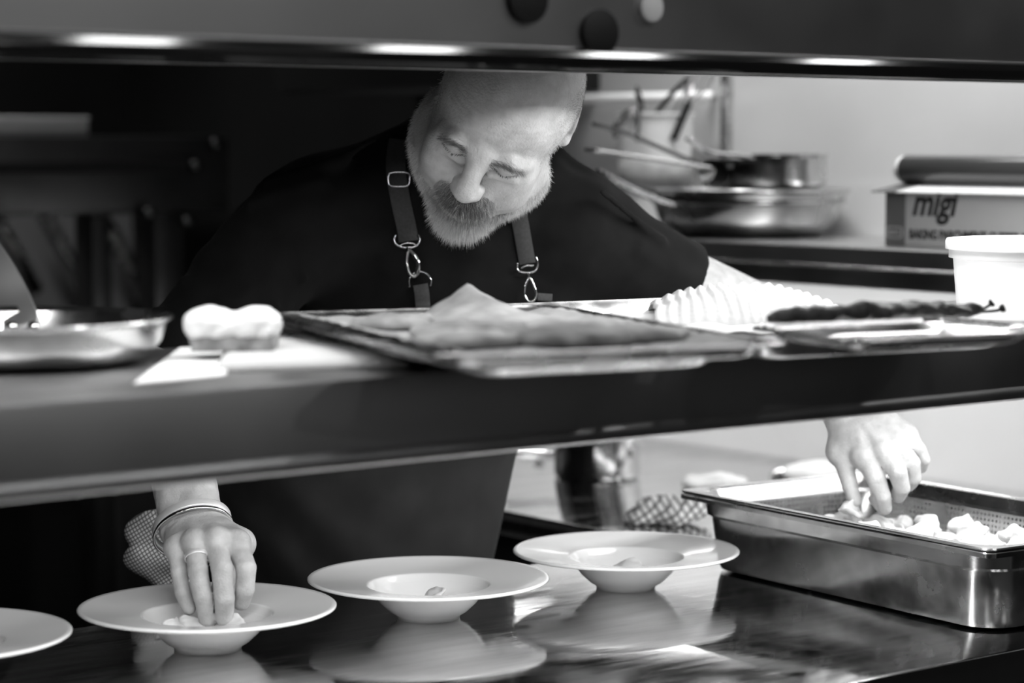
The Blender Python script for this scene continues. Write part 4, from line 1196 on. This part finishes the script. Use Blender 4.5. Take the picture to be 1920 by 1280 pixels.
zline = -.040-.44*np.clip(Y, 0, .1)
side = (Z < zline) & (Y > -.005) & (Z > -.132)
side |= (ql[:, 0] > .045) & (Y > -.06) & (Y < .03) & (Z < .010) & (Z > -.10)
side |= (Z < .012) & (Z > -.04) & (Y > -.004) & (Y < .020) & (X > .055)
mous = (X < .036) & (Z < -.042-.25*X) & (Z > -.066) & (Y > .082) & (nl[:, 1] > .05)
notlip = ~((X < .018) & (Z < -.0665) & (Z > -.0835) & (Y > .088))
goodmus = ~((X < .0045) & (Z > -.056))
m_ = (side | mous) & notlip
idx = np.where(m_)[0]
rs2 = np.random.RandomState(5)
pr = np.where(mous[idx], 3.2*np.clip((.036-X[idx])/.022, .06, 1), 1.0)*np.clip((zline[idx]-Z[idx])/.012, .15, 1)**np.where(mous[idx], 0, 1)*np.where((ql[idx, 1] < .05), .55, 1.0); pick = rs2.choice(idx, 30000, replace=True, p=pr/pr.sum())
def hair_from(pick, kind):
    q = ql[pick]; n_ = nl[pick]; x, y, z = q[:, 0], q[:, 1], q[:, 2]; ax_ = np.abs(x)
    jit = rs2.randn(len(pick), 3)
    mouth = np.sqrt((ax_*.80)**2+((z+.068)*.95)**2)
    chin = np.clip((-z-.085)/.03, 0, 1)*np.clip((y-.03)/.04, 0, 1)
    mus = ((z > -.0665) & (ax_ < .032) & (y > .08)).astype(float)
    L = (.0065+.0065*chin+.005*mus+.005*np.clip((-z-.05)/.05, 0, 1))*(.65+.7*rs2.rand(len(pick)))
    d = n_*(.55-.20*chin[:, None]-.25*mus[:, None])+np.stack([np.sign(x)*(.20*mus+.08), .12*np.ones_like(x), -np.ones_like(x)*.85], 1)+jit*.42
    sh = .66+.13*rs2.randn(len(pick))
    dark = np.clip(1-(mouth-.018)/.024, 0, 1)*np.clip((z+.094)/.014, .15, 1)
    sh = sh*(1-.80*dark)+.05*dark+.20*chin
    wild = rs2.rand(len(pick)) < .12; sh[wild] = .65
    return (bvh[pick]+(rs2.randn(len(pick), 3)*.0006))-(n_@RH.T)*.0006, d@RH.T, L, np.clip(sh, .03, .9)
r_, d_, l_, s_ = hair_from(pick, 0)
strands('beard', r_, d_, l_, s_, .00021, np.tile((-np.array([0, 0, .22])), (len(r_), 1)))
# eyebrows
rt, dr, ln, sh = [], [], [], []
for sg in (-1, 1):
    for k in range(420):
        t = rs2.rand(); x = .013+.036*t; z = .0090+.0050*math.sin(PI*min(1, t*.95))-.006*max(0, t-.6)/.4+rs2.randn()*.0027
        best = np.argmin((X-x)**2*((ql[:, 0]*sg) > 0)+(Z-z)**2+((ql[:, 0]*sg) <= 0)*1+(Y < .05)*1)
        rt.append(bvh[best]); dr.append(RH@np.array([sg*(.75+.2*t), .35, .25-.75*t]+rs2.randn(3)*.15)); ln.append(.0085*(.6+.6*rs2.rand())); sh.append(.08+.22*rs2.rand())
strands('eyebrows', rt, dr, ln, sh, .00014, np.zeros((len(rt), 3)))
rt, dr, ln, sh = [], [], [], []
for sg in (-1, 1):
    for k in range(80):
        t = rs2.rand(); x = .0185+.0265*t; z = -.0045-.0030*math.sin(PI*min(1, t))+.001*t
        best = np.argmin((X-x)**2*((ql[:, 0]*sg) > 0)+(Z-z)**2+((ql[:, 0]*sg) <= 0)*1+(Y < .05)*1)
        rt.append(bvh[best]); dr.append(RH@np.array([sg*.35, .8, -.45]+rs2.randn(3)*.12)); ln.append(.0038*(.6+.6*rs2.rand())); sh.append(.06)
strands('eyelashes', rt, dr, ln, sh, .00014, np.zeros((len(rt), 3)))
# cropped stubble on the sides of the head
idx = np.where((X > .060) & (Z > -.005) & (Z < .075) & (Y < .05) & (Y > -.09))[0]
pick = rs2.choice(idx, 5000, replace=True)
strands('head_stubble', bvh[pick], (nl[pick]+np.array([0, .2, .1])+rs2.randn(5000, 3)*.3)@RH.T, np.full(5000, .0020), .35+.2*rs2.rand(5000), .00012, np.zeros((5000, 3)))

# ---- apron straps with metal fittings
def f_front(P): return np.minimum(f_shirt(P), f_apron(P))
def strap(uvs, w_px_m, lift=.003, label=None):
    pts = []
    for u, v in uvs:
        p = trace(f_front, u, v); pts.append(p-ray(u, v)/np.linalg.norm(ray(u, v))*lift)
    return pts
def ribbon(name, pts, w, t, m, parent):
    pts = [p-off for p in smooth_path(pts, 40)]
    upd = CB
    fr = []
    vs, fs = [], []
    n = len(pts)
    for i in range(n):
        T = nrmz(pts[min(i+1, n-1)]-pts[max(i-1, 0)]); s = nrmz(np.cross(T, upd)); u = np.cross(s, T)
        for a, b in rect(w, t): vs.append(pts[i]+s*a+u*b)
    m_n = 12
    for i in range(n-1):
        for j in range(m_n): fs.append((i*m_n+j, i*m_n+(j+1) % m_n, (i+1)*m_n+(j+1) % m_n, (i+1)*m_n+j))
    fs.append(tuple(range(m_n-1, -1, -1))); fs.append(tuple((n-1)*m_n+j for j in range(m_n)))
    me = mesh(vs, fs); bm = bmesh.new(); bm.from_mesh(me); bmesh.ops.recalc_face_normals(bm, faces=bm.faces); bm.to_mesh(me); bm.free()
    return autosm(link(name, me, m, parent), 40)
dS = lambda u, v: float((trace(f_front, u, v)-CAM)@CF)-.010
def wire(name, uvd_, r, m, parent, closed=True, n=48):
    P = [W(u, v, d)-off for u, v, d in uvd_]
    if closed:
        P = P+P[:1]; P = smooth_path(P, n)[:-1]
    else: P = smooth_path(P, n)
    return link(name, sweep_me(P, circ(r, 10), closed=closed), m, parent)
# cook's right strap (left in the photo)
st1 = ribbon('apron_strap', strap([(748, 262), (742, 300), (744, 335), (752, 380), (762, 425), (766, 452)], 0), .0245, .0022, M['strap'], person)
def ring_pts(u0, v0, wu, wv, d, n=14, sk=0.0, flat=0):
    out = []
    for i in range(n):
        a = 2*PI*i/n; c, s = math.cos(a), math.sin(a)
        e = .55 if flat else 1
        out.append((u0+wu*math.copysign(abs(c)**e, c)+sk*s, v0+wv*math.copysign(abs(s)**e, s), d))
    return out
d1 = dS(742, 336)-.004
wire('buckle', ring_pts(748, 336, 20, 13.5, d1, flat=1), .0011, M['chrome'], st1)
d2 = dS(765, 450)-.003
wire('loop', [(742, 440, d2), (739, 452, d2), (748, 461, d2), (763, 464, d2), (780, 461, d2), (787, 450, d2), (783, 440, d2)], .0015, M['chrome'], st1, closed=False)
wire('loop_bar', [(748, 462, d2-.001), (756, 457, d2-.001), (765, 455, d2-.001), (776, 457, d2-.001), (782, 462, d2-.001)], .0011, M['chrome'], st1, closed=False)
wire('clip', [(766, 466, d2), (764, 478, d2), (763, 495, d2), (768, 512, d2-.002), (777, 518, d2-.002), (784, 508, d2-.002), (783, 492, d2-.002), (777, 478, d2-.002), (769, 470, d2)], .0019, M['tray'], st1)
wire('clip_gate', [(777, 478, d2-.003), (783, 490, d2-.0035), (784, 503, d2-.0035), (782, 514, d2-.003)], .0032, M['chrome'], st1, closed=False)
wire('swivel', [(765, 462, d2), (766, 472, d2)], .0028, M['chrome'], st1, closed=False, n=6)
d3 = dS(788, 528)-.002
wire('ring', [(768, 538, d3), (767, 524, d3), (775, 513, d3), (788, 509, d3), (801, 514, d3), (808, 525, d3), (807, 536, d3)], .0013, M['chrome'], st1, closed=False)
tabp = strap([(788, 533), (791, 550), (793, 575), (796, 600)], 0)
o = ribbon('apron_tab', tabp, .0185, .0030, M['strap'], person)
# cook's left strap (right in the photo)
st2 = ribbon('apron_strap', strap([(962, 350), (970, 390), (977, 425), (984, 465), (989, 494)], 0), .0205, .0022, M['strap'], person)
d4 = dS(988, 500)-.003
wire('loop', [(970, 493, d4), (970, 504, d4), (978, 510, d4), (992, 511, d4), (1004, 507, d4), (1008, 495, d4), (1005, 481, d4)], .0014, M['chrome'], st2, closed=False)
wire('loop_bar', [(977, 503, d4), (987, 498, d4), (1000, 498, d4)], .0012, M['chrome'], st2, closed=False)
wire('swivel', [(990, 510, d4), (991, 522, d4)], .0026, M['chrome'], st2, closed=False, n=6)
wire('clip', [(991, 521, d4), (985, 535, d4), (983, 550, d4), (988, 561, d4), (995, 565, d4), (1003, 560, d4), (1005, 548, d4), (1000, 533, d4), (995, 522, d4)], .0016, M['chrome'], st2)
o = ribbon('apron_tab', strap([(1008, 556), (1022, 557), (1035, 558)], 0), .0095, .0030, M['strap'], person)

# ---- jewellery
def band(name, c, axis, rx, ry, major, w, t, m, parent=person, n=64, gap=0):
    axis = nrmz(axis); major = nrmz(major-axis*(major@axis)); mi = np.cross(axis, major)
    vs, fs = [], []; sec_ = rect(w, t, min(w, t)*.45)
    for i in range(n):
        a = 2*PI*i/n; p = c-off+major*rx*math.cos(a)+mi*ry*math.sin(a); o_ = nrmz(major*math.cos(a)/rx+mi*math.sin(a)/ry)
        for sa, sb in sec_: vs.append(p+axis*sa+o_*sb)
    k = len(sec_)
    for i in range(n):
        for j in range(k): fs.append((i*k+j, i*k+(j+1) % k, ((i+1) % n)*k+(j+1) % k, ((i+1) % n)*k+j))
    me = mesh(vs, fs); bm = bmesh.new(); bm.from_mesh(me); bmesh.ops.recalc_face_normals(bm, faces=bm.faces); bm.to_mesh(me); bm.free()
    return autosm(link(name, me, m, parent), 50)
band('bracelet', WR1+AX1*.002, AX1, .0445, .0375, MJ1, .011, .0026, M['gold'])
band('bracelet', WR1+AX1*.0115, AX1, .0455, .0385, MJ1, .0045, .0026, M['chrome'])
def ring_on(J, t, m, w=.0055):
    (a, ra), (b, rb) = J[0], J[1]
    c = a+(b-a)*t; r = (ra+(rb-ra)*t)+.0012
    ax_ = nrmz(b-a); band('finger_ring', c, ax_, r, r, np.cross(ax_, CB), w, .0016, m, n=40)
ring_on(J1['ring'], .55, M['gold'])
ring_on(J2['ring'], .52, M['gold'])
# checked towel hanging from the apron at the cook's right hip
tc_ = W(292, 1030, 2.985)
def f_tw(P):
    q = (P-tc_.astype(np.float32))@Rcam
    d = s_ell(q, (.005, .020, 0), (.042, .030, .022))
    d = smin(d, s_ell(q, (.0, -.010, .004), (.040, .022, .022)), .004)
    d = smin(d, s_cap(q, (.02, -.02, -.01), (.05, -.15, -.04), .030, .045), .02)
    return d+.003*wnoise(P, 90, 4)
V, Fc = sdf_mesh(f_tw, *bb([tc_, tc_+C3(.03, .03, -.03), tc_+C3(.05, -.15, -.04)], .07), .002)
o = link('checked_towel', me_from(V-tc_, Fc), M['towel_c'], loc=tuple(tc_)); tag(o, 'fine checked towel hanging at the cook\'s hip behind the braceleted hand', 'towel')
# ================================================================== lights, camera, world
def area(name, loc, sx, sy, power, rot, spread=PI):
    l = bpy.data.lights.new(name, 'AREA'); l.shape = 'RECTANGLE'; l.size = sx; l.size_y = sy; l.energy = power; l.spread = spread
    o = bpy.data.objects.new(name, l); COL.objects.link(o); o.location = loc; o.rotation_euler = rot; return o
D = math.radians
area('gantry_lamp', (.98, YF+.10, ZG+.045), .62, .035, 2.6, (D(20), 0, 0), D(175))
area('gantry_lamp', (2.25, YF+.10, ZG+.045), .80, .035, 8.0, (D(20), 0, 0), D(175))
area('gantry_lamp', (1.55, YF+.10, ZG+.045), .50, .035, 1.2, (D(20), 0, 0), D(175))
area('under_shelf_lamp', (1.62, YF+.16, ZS-.04), 2.2, .03, 10.5, (D(8), 0, 0), D(170))
area('wall_shelf_lamp', (XW-.20, 3.1, ZW-.068), .04, 1.9, 6, (0, D(-8), 0), D(175))
# added fill light for the upper side wall; no hood stands here
area('wall_fill_light', (2.58, 2.6, 2.35), .22, 1.2, 9.5, (0, D(-32), 0), D(92))
# ceiling downlights on the dining side
for x, y, p in ((1.25, .2, 2.5), (.45, .2, 2.5), (.9, -1.6, 10), (2.4, -1.6, 9)):
    area('ceiling_lamp', (x, y, 2.70), .14, .14, p, (0, 0, 0))
area('back_fill_light', (1.9, 4.6, 2.7), .4, .4, 6.5, (0, 0, 0), D(110))  # added light, lifts the dark background at the far left

for x in (1.482, 1.92, 2.285, 2.73):
    area('track_lamp', (x, 1.0, 2.2), .13, .12, 1.15, (0, 0, 0))
w = bpy.data.worlds.new('world'); SC.world = w; w.use_nodes = True
w.node_tree.nodes['Background'].inputs[0].default_value = (.5, .5, .5, 1)
w.node_tree.nodes['Background'].inputs[1].default_value = .02
cam = bpy.data.cameras.new('camera'); co = bpy.data.objects.new('camera', cam); COL.objects.link(co)
cam.sensor_width = 36; cam.lens = F/1920*36; cam.clip_start = .05
Rm = Matrix(((CR[0], CU[0], CB[0]), (CR[1], CU[1], CB[1]), (CR[2], CU[2], CB[2])))
co.matrix_world = Matrix.Translation(Vector(tuple(CAM))) @ Rm.to_4x4()
cam.dof.use_dof = True; cam.dof.focus_distance = 2.78; cam.dof.aperture_fstop = 3.2
SC.camera = co
SC.view_settings.view_transform = 'Standard'; SC.view_settings.look = 'None'; SC.view_settings.gamma = 1
SC.view_settings.exposure = 0.0
SC.view_settings.use_curve_mapping = False
SC.cycles.use_denoising = True
SC.cycles.max_bounces = 8; SC.cycles.diffuse_bounces = 3; SC.cycles.glossy_bounces = 5
SC.cycles.sample_clamp_indirect = 6
SC.cycles.caustics_reflective = True
